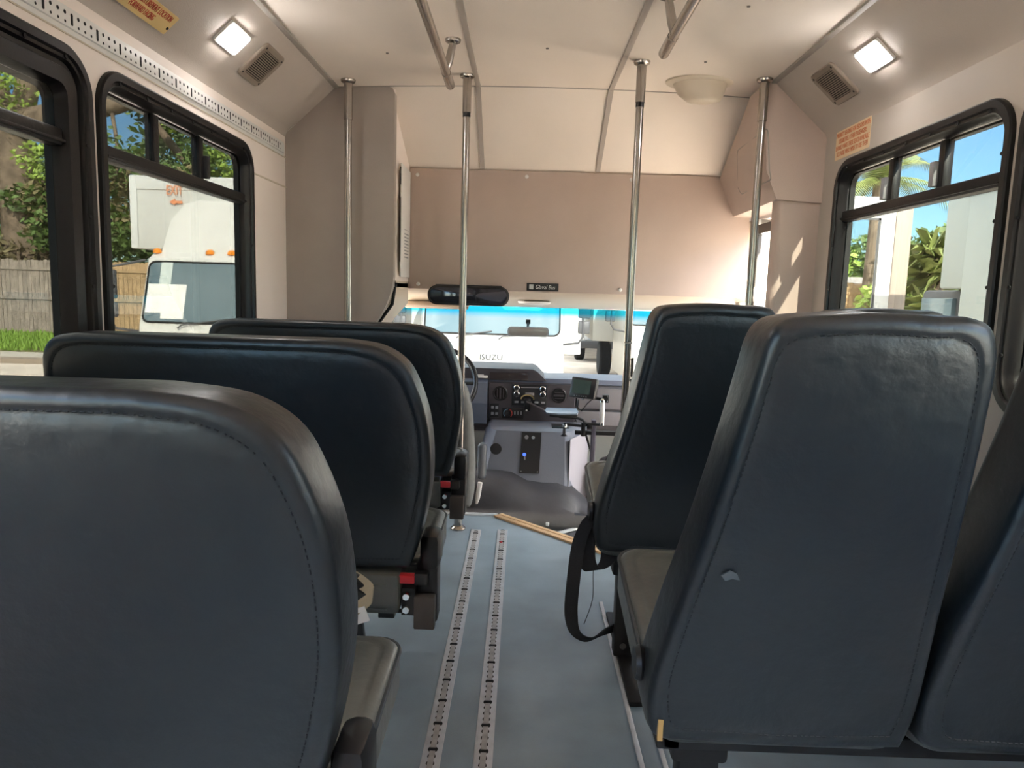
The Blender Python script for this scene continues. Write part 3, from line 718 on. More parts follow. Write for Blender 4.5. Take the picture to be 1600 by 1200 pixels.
# centre panel
q = rr(.068, .452, .50, .225, .02, 5)
MB().loft([[(u, y+.06*(v-.45)*0, v) for u, v in Q] for Q, y in ((q, 4.07), (q, 4.045), (inset(q, .006), 4.038))], True, False, True).build('centre_panel', DASH, db)
MB().prism([(-.42, y, z) for y, z in ((4.07, .31), (4.0, .33), (3.96, .45), (4.0, .56), (4.08, .59), (4.12, .5))], (.235, 0, 0)).build('column_side', DASHTOP, db)
MB().bx(-.30, .34, 4.05, 4.12, .30, .342, .006).build('lower_lip', DASH, db)
# hood over the instruments
hd = [(-.60, .57), (-.60, .62), (-.56, .640), (.07, .640), (.095, .628), (.15, .575)]
MB().loft([[(x, 4.05, z) for x, z in hd], [(x, 4.30, z+.012) for x, z in hd], [(x, 4.42, z-.03) for x, z in hd]], True, True, True).build('instrument_hood', DASH, db)
MB().bx(-.175, .042, 4.042, 4.055, .578, .618, .003).build('hood_recess', mat('smoked_window', (.035, .025, .025), .15), db)
MB().box((-.228, 4.04, .592), (.085, .03, .012), None, .003).box((-.228, 4.03, .602), (.04, .006, .006)).build('toll_tag', WHITEP, db)
def vent(x, z, ang):
    v = MB().lathe((x, 4.038, z), [(.043, .004), (.043, -.006), (.038, -.010), (.034, -.006), (.034, .002)], (0, 1, 0), 24).build('air_vent', BLACK, db)
    MB().lathe((x, 4.034, z), [(.034, 0), (.034, .001)], (0, 1, 0), 20).build('recess', HOLE, v)
    mb = MB()
    for k in (-1, 0, 1): mb.box((x+k*.017*cos(ang), 4.031, z+k*.017*sin(ang)), (.004 if k else .010, .012, .060 if k == 0 else .048), M.Rotation(ang, 3, 'Y'))
    mb.build('louvres', DASH, v)
vent(-.112, .500, 0); vent(.221, .498, pi/2)
MB().bx(-.045, .153, 4.030, 4.040, .432, .556, .004).build('radio', BLACK, db)
MB().bx(.005, .105, 4.027, 4.031, .537, .541).bx(.03, .08, 4.027, 4.031, .494, .510).build('radio_slot', DASHG, db)
for x, z in ((-.021, .536), (.128, .533), (-.020, .500), (.129, .499)):
    k = MB().lathe((x, 4.03, z), [(.017, 0), (.017, -.006), (.013, -.010), (.012, -.006)], (0, 1, 0), 20).build('knob', CHROME, db)
    MB().lathe((x, 4.024, z), [(.012, 0), (.011, -.008)], (0, 1, 0), 16).build('knob_face', BLACK, k)
for k in range(5): MB().bx(-.03+k*.038, -.008+k*.038, 4.026, 4.031, .449, .460, .001).build('button', GREYP, db)
MB().bx(-.170, -.117, 4.028, 4.040, .360, .440, .004).build('switch_block', BLACK, db)
for i in range(2):
    for j in range(2): MB().bx(-.162+i*.024, -.146+i*.024, 4.024, 4.029, .376+j*.036, .392+j*.036, .002).build('rocker_switch', GREYP, db)
MB().bx(-.10, .022, 4.028, 4.040, .357, .418, .004).build('climate_panel', BLACK, db)
MB().lathe((-.065, 4.028, .388), [(.018, 0), (.016, -.014)], (0, 1, 0), 18).build('climate_dial', BLACK, db)
mb = MB().tube([(-.065+.024*cos(rad(a)), 4.026, .388+.024*sin(rad(a))) for a in range(90, 230, 15)], .0022, 5); mb.build('dial_arc', mat('cool_blue', (.15, .3, .45), .5), db)
mb = MB().tube([(-.065+.024*cos(rad(a)), 4.026, .388+.024*sin(rad(a))) for a in range(-50, 80, 15)], .003, 5); mb.build('dial_arc', mat('warm_red', (.45, .05, .04), .5), db)
for k in range(3): MB().bx(-.03+k*.018, -.022+k*.018, 4.024, 4.029, .382, .400).build('button', GREYP, db)
MB().bx(.26, .305, 4.026, 4.04, .395, .425, .003).build('socket', GREYP, db)
MB().bx(.325, 1.0, 4.035, 4.062, .425, .545, .008).bx(.325, 1.0, 4.035, 4.062, .33, .412, .008).build('glove_box', DASHG, db)
# microphone hanging on the dash
t = thing('handheld_microphone', 'black radio handset with a brass coloured rim hanging before the dash', 'microphone', (.045, 4.02, .42))
MB().bx(.025, .062, 4.0, 4.026, .405, .478, .008).build('body', BLACK, t)
MB().tube([(.043+.036*cos(rad(a)), 4.012, .476+.022*sin(rad(a))) for a in range(-10, 200, 15)], .0035, 6).build('rim', mat('brass', (.6, .45, .2), .3, 1), t)
MB().lathe((.040, 3.999, .412), [(.006, 0), (.004, -.006)], (0, 1, 0), 10).build('knob', WHITEP, t)
MB().box((.115, 3.99, .43), (.17, .06, .004), M.Rotation(rad(24), 3, 'Y'), .001).build('bracket_plate', DASH, t)
# steering wheel
t = thing('steering_wheel', 'dark steering wheel seen behind the steel pole at the dash', 'steering wheel', (-.44, 3.92, .56))
c = V((-.44, 3.90, .57)); ax = V((0, -.9, .42)).normalized(); u = V((1, 0, 0)); v = ax.cross(u)
MB().tube([c+u*(.195*cos(k*2*pi/40))+v*(.195*sin(k*2*pi/40)) for k in range(41)], .015, 10, False).build('rim', BLACK, t)
MB().lathe(c-ax*.03, [(.06, 0), (.065, .02), (.05, .035)], ax, 18).build('hub', DASH, t)
for a in (0, pi, -pi/2): MB().tube([c-ax*.01, c+u*(.19*cos(a))+v*(.19*sin(a))], .011, 8).build('spoke', BLACK, t)
MB().tube([c-ax*.03, c-ax*.30], .035, 12).build('column', DASH, t)
# driver seat
t = thing('driver_seat', 'grey driver seat with a folded armrest, ahead of the front left bench', 'seat', (-.43, 3.55, -.13))
ol = [(p[0], p[1]) for p in spline([(-.225, .02), (-.212, .12), (-.212, .24), (-.222, .40), (-.235, .52), (-.265, .62), (-.32, .66), (-.45, .67), (-.57, .64), (-.63, .52), (-.67, .30), (-.69, .1), (-.66, .0), (-.43, -.01), (-.26, .0)], 4, True)]
f = lambda u, v, d: (u, 3.50-d-.10*v, v)
mb = MB(); pillow(mb, ol, f, .12, .035, (.01, .01)); mb.build('backrest', mat('grey_cloth', (.20, .20, .19), .85, var=.1, vs=30, bump=.3, bs=300), t, 60)
MB().box((-.475, 3.76, .07), (.46, .48, .14), None, .05, 3).build('cushion', bpy.data.materials['grey_cloth'], t)
MB().bx(-.65, -.2, 3.56, 3.92, -.13, .0, .02).build('base', BLACK, t)
MB().box((-.183, 3.575, .215), (.046, .075, .185), M.Rotation(rad(-4), 3, 'X'), .02, 4).build('armrest', mat('armrest_vinyl', (.13, .14, .16), .35), t)
MB().tube([(-.19, 3.58, .10), (-.20, 3.58, .02), (-.215, 3.58, -.08), (-.215, 3.58, -.12)], [.012, .014, .02, .02], 10).build('belt_stalk', WHITEP, t)

# ------------------------------------------------------------------ engine cover
t = thing('engine_cover', 'grey plastic engine cover box with a black switch plate below the dash', 'engine cover', (.06, 3.85, -.13))
def ring_(z, x0, x1, y, x2, y2): return [(x0-.03, 4.12, z), (x0, y+.04, z), (x0+.03, y, z), (x1-.02, y, z), (x1+.01, y+.02, z), (x2, y2, z), (x2, 4.12, z)]
mb = MB().loft([ring_(-.13, -.215, .275, 3.74, .40, 4.05), ring_(.10, -.20, .272, 3.755, .395, 4.05), ring_(.28, -.165, .268, 3.772, .39, 4.05), ring_(.335, -.150, .268, 3.785, .388, 4.05), ring_(.347, -.135, .258, 3.81, .375, 4.05)], True, True, True)
mb.build('body', DOG, t, 30)
MB().loft([[(x, y, z) for x, y in ((.277, 3.762), (.398, 4.03), (.396, 4.034), (.274, 3.765))] for z in (-.12, .30)], True, True, True).build('sunlit_side', mat('sunlit_side_tone', (.40, .38, .42), .35), t)  # paler sheet over the right flank, sunlight on it put into the colour
def fy(z): return 3.755+(z-.10)*.094-.004
MB().loft([[(x, fy(z)+d, z) for x, z in ((.018, .333), (.121, .332), (.115, .112), (.008, .112))] for d in (.006, -.003)], True, True, True).build('switch_plate', BLACK, t)
for x, z, m_ in ((.042, .305, GREYP), (.078, .306, CHROME)): MB().lathe((x, fy(z)-.002, z), [(.011, 0), (.009, -.006)], (0, 1, 0), 12).build('button', m_, t)
MB().lathe((.033, fy(.21)-.002, .212), [(.010, 0), (.007, -.006)], (0, 1, 0), 12).build('power_light', BLUELED, t)
MB().tube([(.036, fy(.2)-.006, .205), (.036, fy(.2)-.008, .185)], .005, 8).build('key', CHROME, t)
for x, z in ((.018, .122), (.106, .122)): MB().lathe((x, fy(z)-.002, z), [(.004, 0), (.003, -.002)], (0, 1, 0), 8).build('screw', GREYP, t)
MB().lathe((-.120, 3.769, .237), [(.031, .004), (.031, -.005), (.026, -.006), (.0, -.006)], (0, 1, 0), 20).build('round_port', BLACK, t)
MB().bx(.18, .27, 3.83, 3.95, .346, .352, .002).build('top_tray', BLACK, t)
# moulded floor hump at its foot
t = tag(MB().build('x', CARPET), None) if False else None
hp = []
for k in range(9):
    x = -.28+.66*k/8
    h = .12 if x < -.05 else (.12-.06*min(1, (x+.05)/.12) if x < .26 else .06-.10*(x-.26)/.12)
    front = 3.56+.0*x
    hp.append([(x, 3.80, h+.01), (x, 3.72, h), (x, 3.64, h-.02), (x, 3.58, h-.07), (x, 3.555, -.05), (x, 3.55, -.135), (x, 3.80, -.135)])
o = MB().loft(hp, True, True, True).build('floor_hump', CARPET, None, 70); tag(o, 'black moulded mat hump at the foot of the engine cover', 'floor mat')
# rail by the entry steps with the door control and monitor
t = thing('modesty_rail', 'grey metal guard rail beside the entry steps under the monitor', 'rail', (.38, 3.6, -.13))
MB().bx(.368, .392, 3.59, 3.615, -.13, .44, .004).build('post', mat('purple_grey_metal', (.10, .09, .12), .5, .3), t)
MB().bx(.285, .98, 3.592, 3.61, .362, .384, .003).build('cross_bar', BLACKM, t)
MB().tube([(.45, 2.93, .15), (.452, 2.93, .80), (.452, 2.93, .82)], .011, 10).tube([(.43, 2.915, .735), (.55, 2.95, .735)], .010, 8).build('upright', STEEL, t)
t = thing('monitor', 'small black monitor on a bracket right of the dash', 'monitor', (.33, 3.62, .6))
Rm = M.Rotation(rad(-38), 3, 'Z') @ M.Rotation(rad(-14), 3, 'X')
cm = V((.325, 3.62, .598))
MB().box(cm, (.150, .03, .105), Rm, .006).build('case', BLACK, t)
MB().box(cm+Rm @ V((-.006, -.016, .004)), (.108, .002, .070), Rm).build('screen', SCREEN, t)
mb = MB()
for k in range(6): mb.box(cm+Rm @ V((-.04+k*.014, -.016, -.043)), (.006, .002, .003), Rm)
mb.build('button_row', GREYP, t)
MB().tube([(.352, 3.62, .552), (.40, 3.61, .548), (.43, 3.60, .545)], .008, 8).bx(.42, .45, 3.59, 3.62, .53, .57, .003).tube([(.30, 3.62, .54), (.296, 3.62, .50), (.315, 3.62, .48), (.345, 3.62, .52), (.37, 3.615, .545)], .003, 6).build('bracket', BLACKM, t)
for x, z in ((.353, .552), (.318, .548), (.441, .562), (.441, .540)): MB().lathe((x, 3.59, z), [(.006, 0), (.004, -.006)], (0, 1, 0), 8).build('bolt', CHROME, t)
t = thing('door_control', 'hand crank door control with a white grip and a flat blue-grey tray', 'door control', (.33, 3.6, .4))
MB().tube([(.418, 3.58, .430), (.416, 3.58, .535)], .0125, 14).build('grip', WHITEP, t)
MB().lathe((.416, 3.58, .535), [(.0135, 0), (.012, .012), (.006, .018)], n=12).build('grip_cap', CHROME, t); MB().lathe((.418, 3.58, .418), [(.014, 0), (.014, .012)], n=12).build('grip_collar', CHROME, t)
MB().tube(spline([(.20, 3.59, .452), (.28, 3.59, .450), (.32, 3.59, .44), (.345, 3.59, .422), (.415, 3.58, .420)], 4), .007, 8).tube([(.23, 3.6, .415), (.33, 3.6, .405), (.36, 3.6, .422)], .007, 8).build('arm', BLACKM, t)
q = [(.135, 3.52), (.20, 3.50), (.285, 3.52), (.297, 3.56), (.295, 3.68), (.14, 3.68), (.128, 3.58)]
MB().loft([[(x, y, z+(.45*0)) for x, y in q] for z in (.476, .484)], True, True, True).build('tray', TRAY, t)
MB().bx(.15, .29, 3.56, 3.66, .455, .476, .006).build('tray_base', BLACK, t)
MB().lathe((.231, 3.57, .413), [(.012, -.008), (.014, 0), (.012, .008), (.004, .012)], n=12).build('pivot', CHROME, t); MB().lathe((.231, 3.6, .353), [(.018, 0), (.008, .01), (.007, .05)], n=12).build('pivot_post', BLACKM, t)
MB().bx(.317, .337, 3.585, 3.615, .355, .425, .003).bx(.345, .372, 3.58, 3.60, .395, .418, .003).build('clamp', BLACKM, t)
MB().tube([(.343, 3.60, .36), (.385, 3.66, .24), (.42, 3.7, .12)], .006, 6).build('link_rod', BLACKM, t)
t = thing('shoulder_bag', 'dark bag with a black strap on the cab floor by the entry', 'bag', (.47, 3.95, -.13))
MB().box((.55, 3.95, .03), (.20, .14, .28), None, .05, 3).build('body', mat('dark_bag_cloth', (.03, .025, .03), .7), t)
MB().tube([(.48, 3.9, .15), (.51, 3.88, .215), (.58, 3.88, .22), (.61, 3.9, .15)], .007, 6).build('strap', BLACK, t)

# ------------------------------------------------------------------ outside
GZ = -.75
struct('ground', MB().bx(-60, 60, -20, 120, GZ-.1, GZ), ASPH)
struct('path', MB().prism([(-40, 14.0, GZ-.02), (-9, 15.6, GZ-.02), (-9, 17.2, GZ-.02), (-40, 17.2, GZ-.02)], (0, 0, .06)), CONC)
struct('kerb', MB().prism([(-40, 13.6, GZ-.02), (-9, 15.2, GZ-.02), (-9, 15.6, GZ-.02), (-40, 14.0, GZ-.02)], (0, 0, .12)), mat('kerb_concrete', (.30, .24, .19), .9))
struct('lawn', MB().bx(-45, -4, 17.2, 34, GZ-.02, GZ+.05), LAWN)
vs, fs = [], []
for k in range(9000):
    x = rnd.uniform(-22, -9.5); y = rnd.uniform(17.3, 22.7); h = rnd.uniform(.08, .22); a = rnd.uniform(0, pi); q = len(vs); w_ = .04
    vs += [(x-w_*cos(a), y-w_*sin(a), GZ+.04), (x+w_*cos(a), y+w_*sin(a), GZ+.04), (x+rnd.uniform(-.06, .06), y+rnd.uniform(-.06, .06), GZ+.04+h)]; fs.append([q, q+1, q+2])
g = MB().add(vs, fs).build('grass', GRASS, None, weld=False); tag(g, 'short green grass before the wooden fence', 'grass', kind='stuff')
# fence
def fence(x0, x1, y, m, label, n0):
    t = thing('wooden_fence', label, 'fence', ((x0+x1)/2, y, GZ), 'wooden fence panels across the yard')
    mb = MB(); x = x0; r2 = random.Random(n0)
    while x < x1:
        w_ = r2.uniform(.13, .15); h = 2.40+r2.uniform(-.03, .03); q = r2.uniform(0, .012)
        mb.prism([(x, y+q, GZ+.04), (x+w_-.008, y+q, GZ+.04), (x+w_-.008, y+q, GZ+h-.03), (x+w_-.035, y+q, GZ+h), (x+.027, y+q, GZ+h), (x, y+q, GZ+h-.03)], (0, .02, 0)); x += w_
    mb.build('boards', m, t)
    for z in (.10, 1.15, 2.08): MB().bx(x0, x1, y-.045, y, GZ+z, GZ+z+.10).build('rail', m, t)
    for xx in (x0+.05, x1-.05): MB().bx(xx-.05, xx+.05, y+.02, y+.12, GZ, GZ+2.35).build('post', m, t)
fence(-22, -15.0, 22.9, WOOD, 'weathered grey wooden fence seen in the nearest left window', 1)
fence(-14.6, -8.5, 22.9, WOODW, 'warm brown wooden fence seen beside the white truck', 2)

def leaves(mb, c, rad_, n, size, r2, flat=1.0, hollow=.35):
    vs, fs = [], []
    for k in range(n):
        d = V((r2.gauss(0, 1), r2.gauss(0, 1), r2.gauss(0, 1))).normalized(); q = (hollow+(1-hollow)*r2.random())**.7
        p = V(c)+V((d.x*rad_[0], d.y*rad_[1], d.z*rad_[2]))*q
        a = V((r2.gauss(0, 1), r2.gauss(0, 1), r2.gauss(0, .7))).normalized(); b_ = a.cross(V((r2.gauss(0, 1), r2.gauss(0, 1), r2.gauss(0, 1)))).normalized()
        s1 = size*r2.uniform(.6, 1.3); s2 = s1*.45; k0 = len(vs)
        vs += [p-a*s1, p+b_*s2, p+a*s1, p-b_*s2]; fs.append([k0, k0+1, k0+2, k0+3])
    mb.add(vs, fs)
def tree(name, label, trunk, rads, branches, clumps, leafm, seed, size=.16, group='trees beyond the fence', cat='tree', leaf2=None):
    t = thing(name, label, cat, trunk[0], group); r2 = random.Random(seed)
    MB().tube(spline(trunk, 4), [rads[0]+(rads[1]-rads[0])*k/(4*(len(trunk)-1)) for k in range(4*(len(trunk)-1)+1)], 10).build('trunk', BARK, t, 80)
    for path, ra, rb in branches:
        n = 4*(len(path)-1)
        MB().tube(spline(path, 4), [ra+(rb-ra)*k/n for k in range(n+1)], 8).build('branch', BARK, t, 80)
    A, B = MB(), MB()
    for i, (c, rd, n) in enumerate(clumps): leaves(B if (leaf2 and i % 2) else A, c, rd, n, size, r2)
    A.build('crown', leafm, t, weld=False)
    if leaf2: B.build('crown', leaf2, t, weld=False)
r2 = random.Random(3)
def cl(n, x, y, z, r, q): return [((r2.uniform(*x), r2.uniform(*y), r2.uniform(*z)), (r2.uniform(*r),)*2+(r2.uniform(*r)*.7,), q) for _ in range(n)]
tree('oak_tree', 'big oak with a thick leaning trunk seen in the nearest left window', [(-17.2, 25, GZ), (-17.3, 25, 3), (-17.7, 25, 6), (-19.5, 25, 10), (-19.8, 25, 13)], (.75, .45),
     [([(-18.1, 25, 5.0), (-16.8, 24.8, 7.4), (-17.2, 24.5, 10), (-17.8, 24, 12.5)], .42, .22), ([(-18.2, 25, 6), (-20, 24.5, 7), (-22, 24, 8.2)], .4, .2), ([(-17.3, 24.8, 6.2), (-15.4, 24.4, 6.5), (-13.0, 24.2, 7.0), (-11.5, 24, 8.2)], .48, .26), ([(-13.8, 24.3, 7.2), (-13.4, 24, 5.4), (-13.5, 24, 4.4)], .08, .03)],
     cl(26, (-22, -11), (23.5, 27), (4.5, 13), (.9, 1.5), 560), LEAFA, 11, .12, leaf2=LEAFB)
tree('oak_tree', 'dark leafy oak standing behind the white box truck', [(-11, 28, GZ), (-11, 28, 4), (-10.5, 28, 9)], (.45, .25), [([(-11, 28, 3.5), (-13, 27, 6), (-14.5, 27, 8)], .2, .1), ([(-10.9, 28, 4.5), (-9, 28, 7)], .2, .1)],
     cl(26, (-16, -6.5), (26, 30), (2.4, 11), (1.1, 1.8), 620), LEAFB, 12, .125, leaf2=LEAFA)
tree('shrub', 'brown and green vine tangle hanging over the grey fence', [(-17, 24.2, GZ), (-17, 24.2, 2)], (.08, .05), [], cl(14, (-19.5, -15.2), (23.6, 25), (1.6, 4.6), (.6, 1.2), 260), LEAFC, 13, .14, cat='shrub', leaf2=LEAFB)
tree('shrub', 'dense dark shrub over the warm brown fence', [(-12.3, 24.5, GZ), (-12.3, 24.5, 2)], (.08, .05), [], cl(14, (-14.5, -9.5), (23.6, 25.5), (1.8, 4.8), (.7, 1.2), 260), LEAFB, 14, .14, cat='shrub', leaf2=LEAFC)
tree('oak_tree', 'tall hazy green tree far behind the fence', [(-24, 36, GZ), (-24, 36, 6)], (.5, .3), [], cl(22, (-30, -14), (34, 40), (1, 9), (1.8, 2.8), 300), LEAFB, 15, .25)

# white cab-over box truck, base at its front centre on the ground
def truck(label, loc):
    t = thing('box_truck', label, 'truck', (0, 0, 0))
    pr = [(0, .45), (-.02, .95), (.03, 1.30), (.30, 2.12), (.42, 2.19), (1.55, 2.22), (1.55, .45)]
    def sec(x, sc): return [(x, y+(0.06 if sc else 0)*(1 if y < .5 else 0), z-(.05 if sc and z > 2 else 0)) for y, z in pr]
    xs = [(-1.03, 1), (-.99, .5), (-.90, 0), (.90, 0), (.99, .5), (1.03, 1)]
    MB().loft([[(x, y+(.10*s*s if y < .5 else 0), z-(.08*s*s if z > 2 else 0)) for y, z in pr] for x, s in xs], True, True, True).build('cab', TWHITE, t, 28)
    nrm = V((0, -.82, .27)).normalized()
    def wp(u, v, off=.012):                       # v 0..1 up the slope of the windscreen
        a = V((0, .03, 1.30)); b_ = V((0, .30, 2.12)); p = a+(b_-a)*v; s = max(0, (abs(u)-.9)/.13); return p+V((u, .10*min(1, s)**2, 0))+nrm*off
    q = rr(0, .49, 1.92, .88, .10, 6)
    MB().loft([[wp(u, v, o_) for u, v in q] for o_ in (.0, .012)], True, False, False).loft([[wp(u*s_, .49+(v-.49)*s_, .012) for u, v in q] for s_ in (1, .9, .5, .05)], True, False, True).build('windshield', TGLASS, t)
    MB().tube([wp(u, v, .014) for u, v in q]+[wp(*q[0], .014)], .012, 6, False).build('windshield_seal', RUB, t)
    MB().loft([[wp(.42+u, .62+v, .016) for u, v in rr(0, 0, .56, .3, .06, 4)]], True, False, True).build('rear_window_glow', mat('pale_cab_window', (.45, .52, .56), .2), t)
    MB().bx(-.62, .62, -.045, .02, .62, .86, .01).build('grille', TGREY, t)
    for s in (-1, 1):
        MB().bx(s*.66-.14, s*.66+.14, -.03, .05, .60, .84, .02).build('headlight', mat('headlight', (.6, .62, .65), .1), t)
        MB().tube([(s*.98, .22, 2.08), (s*1.12, .02, 2.02), (s*1.26, -.06, 1.98), (s*1.28, -.06, 1.35), (s*1.22, -.04, 1.26), (s*1.0, .12, 1.22)], .016, 8).build('mirror_arm', TGREY, t)
        MB().box((s*1.29, -.04, 1.78), (.17, .09, .34), None, .02).build('mirror', TGREY, t)
        MB().box((s*1.29, -.02, 1.48), (.16, .08, .18), None, .02).build('mirror', TGREY, t)
        for yy in (.75, 4.4): MB().lathe((s*.86, yy, .40), [(.2, -.13), (.36, -.13), (.40, -.09), (.40, .09), (.36, .13), (.2, .13)], (1, 0, 0), 24).build('wheel', RUB, t)
    MB().bx(-1.02, 1.02, -.10, .12, .38, .58, .03).build('bumper', TGREY, t)
    for x in (-.92, -.27, 0, .27, .92): MB().lathe((x, .40, 2.175), [(.05, 0), (.05, .03), (.03, .055)], n=12).build('marker_light', ORANGE, t)
    for x0, x1 in ((-.5, .0), (.1, .62)): MB().tube([(x0, -.02, 1.28), (x0+.05, -.02, 1.32), tuple(wp(x1, .10, .02))], .010, 6).build('wiper', TGREY, t)
    text('lettering', 'ISUZU', .115, mat('letter_grey', (.05, .05, .055), .4), t, (0, -.028, 1.02), (1, 0, 0), (0, 0, 1), 1.05, ext=.006)
    MB().bx(-1.40, 1.40, 1.72, 6.2, .95, 3.13, .015).bx(-1.40, 1.40, .75, 1.75, 2.24, 3.13, .015).build('cargo_box', TBOX, t)
    MB().bx(-1.41, 1.41, .73, .83, 2.98, 3.15, .01).bx(-1.42, -1.33, .72, .83, 2.24, 3.15, .01).bx(1.33, 1.42, .72, .83, 2.24, 3.15, .01).build('corner_trim', mat('trim_white', (.66, .67, .66), .4), t)
    MB().loft([[(x, .42+.28*q_, 2.18+h) for x, q_, h in ((-.88+.0*k, .0, 0), (-.80, .35, .40), (-.66, .7, .62), (-.5, .8, .66), (.5, .8, .66), (.66, .7, .62), (.80, .35, .40), (.88, 0, 0))] if k == 0 else [(x*.98, .752, 2.18+h) for x, h in ((-.88, 0), (-.84, .45), (-.7, .66), (-.5, .69), (.5, .69), (.7, .66), (.84, .45), (.88, 0))] for k in (0, 1)], True, True, True).build('wind_deflector', TWHITE, t, 50)
    text('exit_sign', 'EXIT', .17, INKO, t, (-.84, .715, 2.97), (1, 0, 0), (0, 0, 1), .62, ext=.004)
    MB().prism([(-0.910, 0.735, 2.830), (-0.840, 0.735, 2.790), (-0.840, 0.735, 2.815), (-0.750, 0.735, 2.815), (-0.750, 0.735, 2.845), (-0.840, 0.735, 2.845), (-0.840, 0.735, 2.870)], (0, -.02, 0)).build('exit_arrow', INKO, t)
    t.location = loc
    return t, wp
T1, wp = truck('white box truck with orange roof lights seen through the left window', (0, 0, 0))
T2 = dup(T1, (-.40, 9.5, GZ), 'white box truck facing the windshield straight ahead'); T2.scale = (.94, .94, .94)
T3 = dup(T1, (2.75, 12.0, GZ), 'white box truck with dark mirrors right of the one straight ahead')
T4 = dup(T1, (2.5, 19.5, GZ), 'farthest white box truck, glimpsed between the two trucks ahead')
for s_, c_ in ((.2, (-.86, .36)), ):
    for (u0, u1, v0, v1, m_) in ((-.93, -.73, .18, .60, PAPER), (-.735, -.46, .10, .60, PAPER), (-.80, -.66, .60, .93, mat('pale_door_panel', (.55, .62, .60), .6))):
        mb = MB(); mb.loft([[wp(u, v, o_) for u, v in ((u0, v0), (u1, v0), (u1, v1), (u0, v1))] for o_ in (.013, .018)], True, True, True); mb.build('paper_sheet', m_, T1)
T1.location = (-3.60, 8.5, GZ)
# another white bus seen from behind, hollow with a rear window
t = thing('white_bus', 'white bus seen from behind through the right window, palm visible through its pane', 'bus', (4.15, 10, GZ))
mb = MB()
x0, x1, zt = 2.95, 5.02, 2.50
wx0, wx1, wz0, wz1 = 4.0, 4.82, .95, 2.22
mb.bx(x0, wx0, 10, 10.08, GZ+.3, zt).bx(wx1, x1, 10, 10.08, GZ+.3, zt).bx(wx0, wx1, 10, 10.08, GZ+.3, wz0).bx(wx0, wx1, 10, 10.08, wz1, zt)
mb.bx(x0, x0+.06, 10.08, 11.3, GZ+.3, zt).bx(x0, x1, 10.08, 11.3, zt-.06, zt)
mb.build('body', TWHITE, t)
MB().bx(wx0, wx1, 10.03, 10.04, wz0, wz1).build('pane', DOORG, t)
MB().bx(wx1-.03, wx1, 9.99, 10.0, wz0, wz1).bx(wx0, wx1, 9.99, 10.0, wz1-.03, wz1).build('window_seal', TGREY, t)
MB().bx(x1, x1+.22, 9.98, 10.08, GZ+.3, zt+.01, .01).build('corner_post', mat('taupe_post', (.33, .27, .23), .6), t)
for xx in (3.3, 4.7): MB().lathe((xx, 10.4, GZ+.4), [(.2, -.13), (.40, -.10), (.40, .10), (.2, .13)], (1, 0, 0), 20).build('wheel', RUB, t)
# box truck beside the bus on the right
t = thing('box_truck', 'pale grey box truck side filling the right window', 'truck', (4.6, 4, GZ))
X4 = 4.55
MB().bx(X4, X4+2.3, -2.0, 7.6, .25, 2.28, .01).bx(X4, X4+2.3, 7.58, 8.0, 1.25, 2.26, .03).build('cargo_box', BOXG, t)
mb = MB().bx(X4-.012, X4+.05, -2.0, 7.62, 2.19, 2.30, .004)
mb.build('top_rail', mat('rail_grey', (.45, .45, .42), .5), t)
mb = MB()
for k in range(56): mb.lathe((X4-.012, -1.8+k*.165, 2.235), [(.012, 0), (.008, .008)], (-1, 0, 0), 6)
mb.build('rivet_row', ALU, t)
MB().bx(X4+.15, X4+2.1, 7.62, 8.6, -.35, 1.24, .05).build('cab', TGREY, t)
MB().bx(X4+.10, X4+.16, 7.9, 8.5, .55, 1.15, .01).build('cab_window', TGLASS, t)
MB().bx(X4+.1, X4+2.2, -2, 7.6, -.1, .25).build('chassis', TGREY, t)
for yy in (.6, 8.1): MB().lathe((X4+.3, yy, GZ+.42), [(.2, -.13), (.42, -.10), (.42, .10), (.2, .13)], (1, 0, 0), 20).build('wheel', RUB, t)
# palm, yucca, house, hedge on the right
def palm(label, base, h, n, fl, seed, name='palm_tree', tr=.16, group=None):
    r2 = random.Random(seed); t = thing(name, label, 'palm', base, group); b_ = V(base); top = b_+V((.1, 0, h))
    MB().tube([b_, b_+V((.06, 0, h*.5)), top], [tr*1.2, tr, tr*.9], 10).build('trunk', BARK, t)
    vs, fs = [], []
    for k in range(n):
        a = 2*pi*k/n+r2.uniform(-.2, .2); el = r2.uniform(-.2, 1.2); d = V((cos(a)*cos(el), sin(a)*cos(el), sin(el))); P = []
        for s_ in range(9):
            q = s_/8; P.append(top+d*(fl*q)+V((0, 0, -fl*.55*q*q)))
        for s_ in range(1, 9):
            dd = (P[s_]-P[s_-1]).normalized(); sd_ = dd.cross(V((0, 0, 1))).normalized()
            for e in range(4):
                p = P[s_-1].lerp(P[s_], e/4)
                for sg in (-1, 1):
                    l_ = fl*.26*(1-.6*abs(s_/8-.4)); tip = p+sd_*sg*l_*.8+dd*l_*.5+V((0, 0, -l_*.45)); k0 = len(vs)
                    vs += [p, p+dd*.05, tip]; fs.append([k0, k0+1, k0+2])
    MB().add(vs, fs).build('fronds', PALM, t, weld=False)
palm('tall palm with drooping fronds above the white bus', (10.1, 21.5, GZ), 5.4, 22, 2.3, 5)
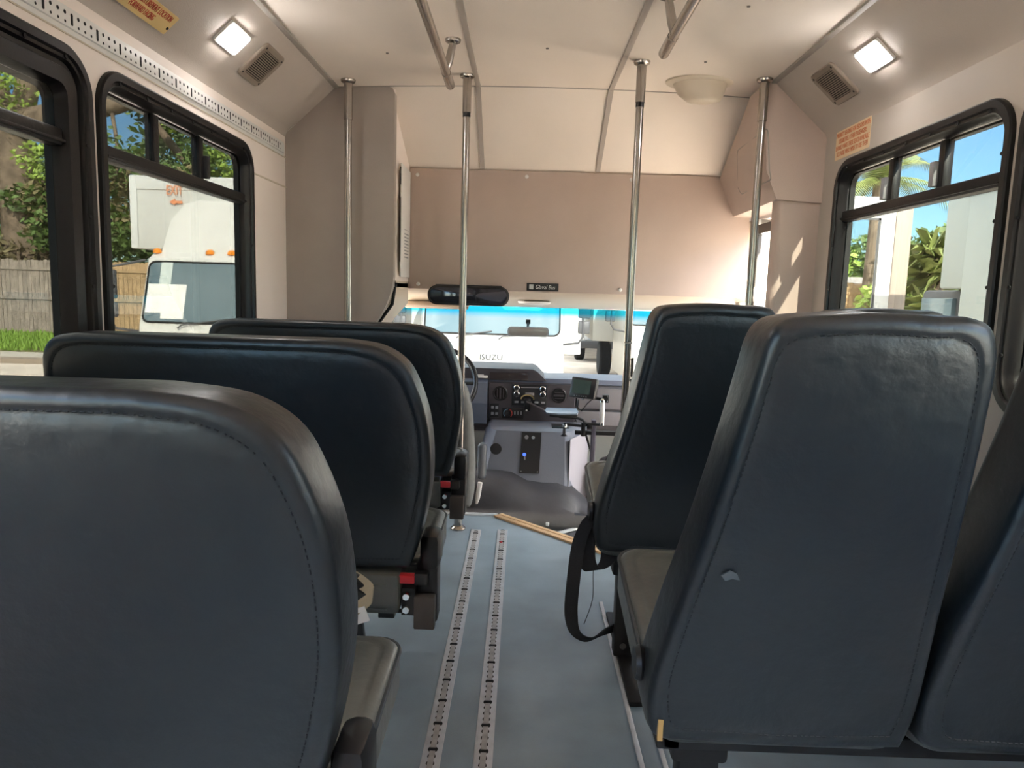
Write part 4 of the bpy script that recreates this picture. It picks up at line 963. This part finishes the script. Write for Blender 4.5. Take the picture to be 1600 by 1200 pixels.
def yucca(label, base, h, n, fl, seed):
    r2 = random.Random(seed); t = thing('yucca_bush', label, 'shrub', base); b_ = V(base)
    MB().tube([b_, b_+V((0, 0, h))], .12, 8).build('stem', BARK, t); vs, fs = [], []
    for hh in (.35, .6, .85, 1.0):
        for k in range(n):
            a = r2.uniform(0, 2*pi); el = r2.uniform(-.5, 1.2); d = V((cos(a)*cos(el), sin(a)*cos(el), sin(el))); p = b_+V((r2.uniform(-.35, .35), r2.uniform(-.3, .3), h*hh)); L_ = fl*r2.uniform(.7, 1.2)
            s_ = d.cross(V((0, 0, 1))).normalized()*.05; k0 = len(vs); vs += [p-s_, p+s_, p+d*L_*.6+s_*.8+V((0, 0, .02)), p+d*L_+V((0, 0, -.25*L_)), p+d*L_*.6-s_*.8]; fs.append([k0, k0+1, k0+2, k0+3, k0+4])
    MB().add(vs, fs).build('leaf_blades', PALM, t, weld=False)
yucca('spiky yucca bush left of the pale grey box truck', (8.35, 14.8, GZ), 2.9, 90, .75, 8)
tree('tree', 'round green tree behind the spiky yucca', [(11.4, 20, GZ), (11.4, 20, 2.5)], (.2, .12), [], [((11.6, 20, 2.2), (1.4, 1.4, 1.2), 700), ((10.4, 20.5, 1.1), (1.0, 1.0, .7), 350)], LEAFB, 21, .15, 'trees on the right', leaf2=LEAFA)
tree('tree', 'low olive green tree over the house roof on the right', [(14.5, 32.5, GZ), (14.5, 32.5, 2)], (.2, .12), [], [((13.2, 32.5, 2.6), (2.0, 1.5, 1.2), 800), ((15.6, 32.5, 2.8), (2.2, 1.5, 1.4), 800)], LEAFA, 22, .2, 'trees on the right', leaf2=LEAFB)
t = thing('house', 'low house with an orange fascia behind the white bus', 'house', (13, 26, GZ))
MB().bx(8.5, 18, 25, 29, GZ, 1.2).build('wall', HOUSEW, t); MB().prism([(8.1, 24.4, 1.62), (18.4, 24.4, 1.62), (18.4, 29.5, 2.0), (8.1, 29.5, 2.0)], (0, 0, .10)).build('roof', ROOFM, t)
MB().bx(8.1, 18.4, 24.3, 24.42, 1.2, 1.62).build('fascia', FASC, t)
fence(8.0, 16, 22.0, WOODW, 'brown wooden fence before the house on the right', 5)
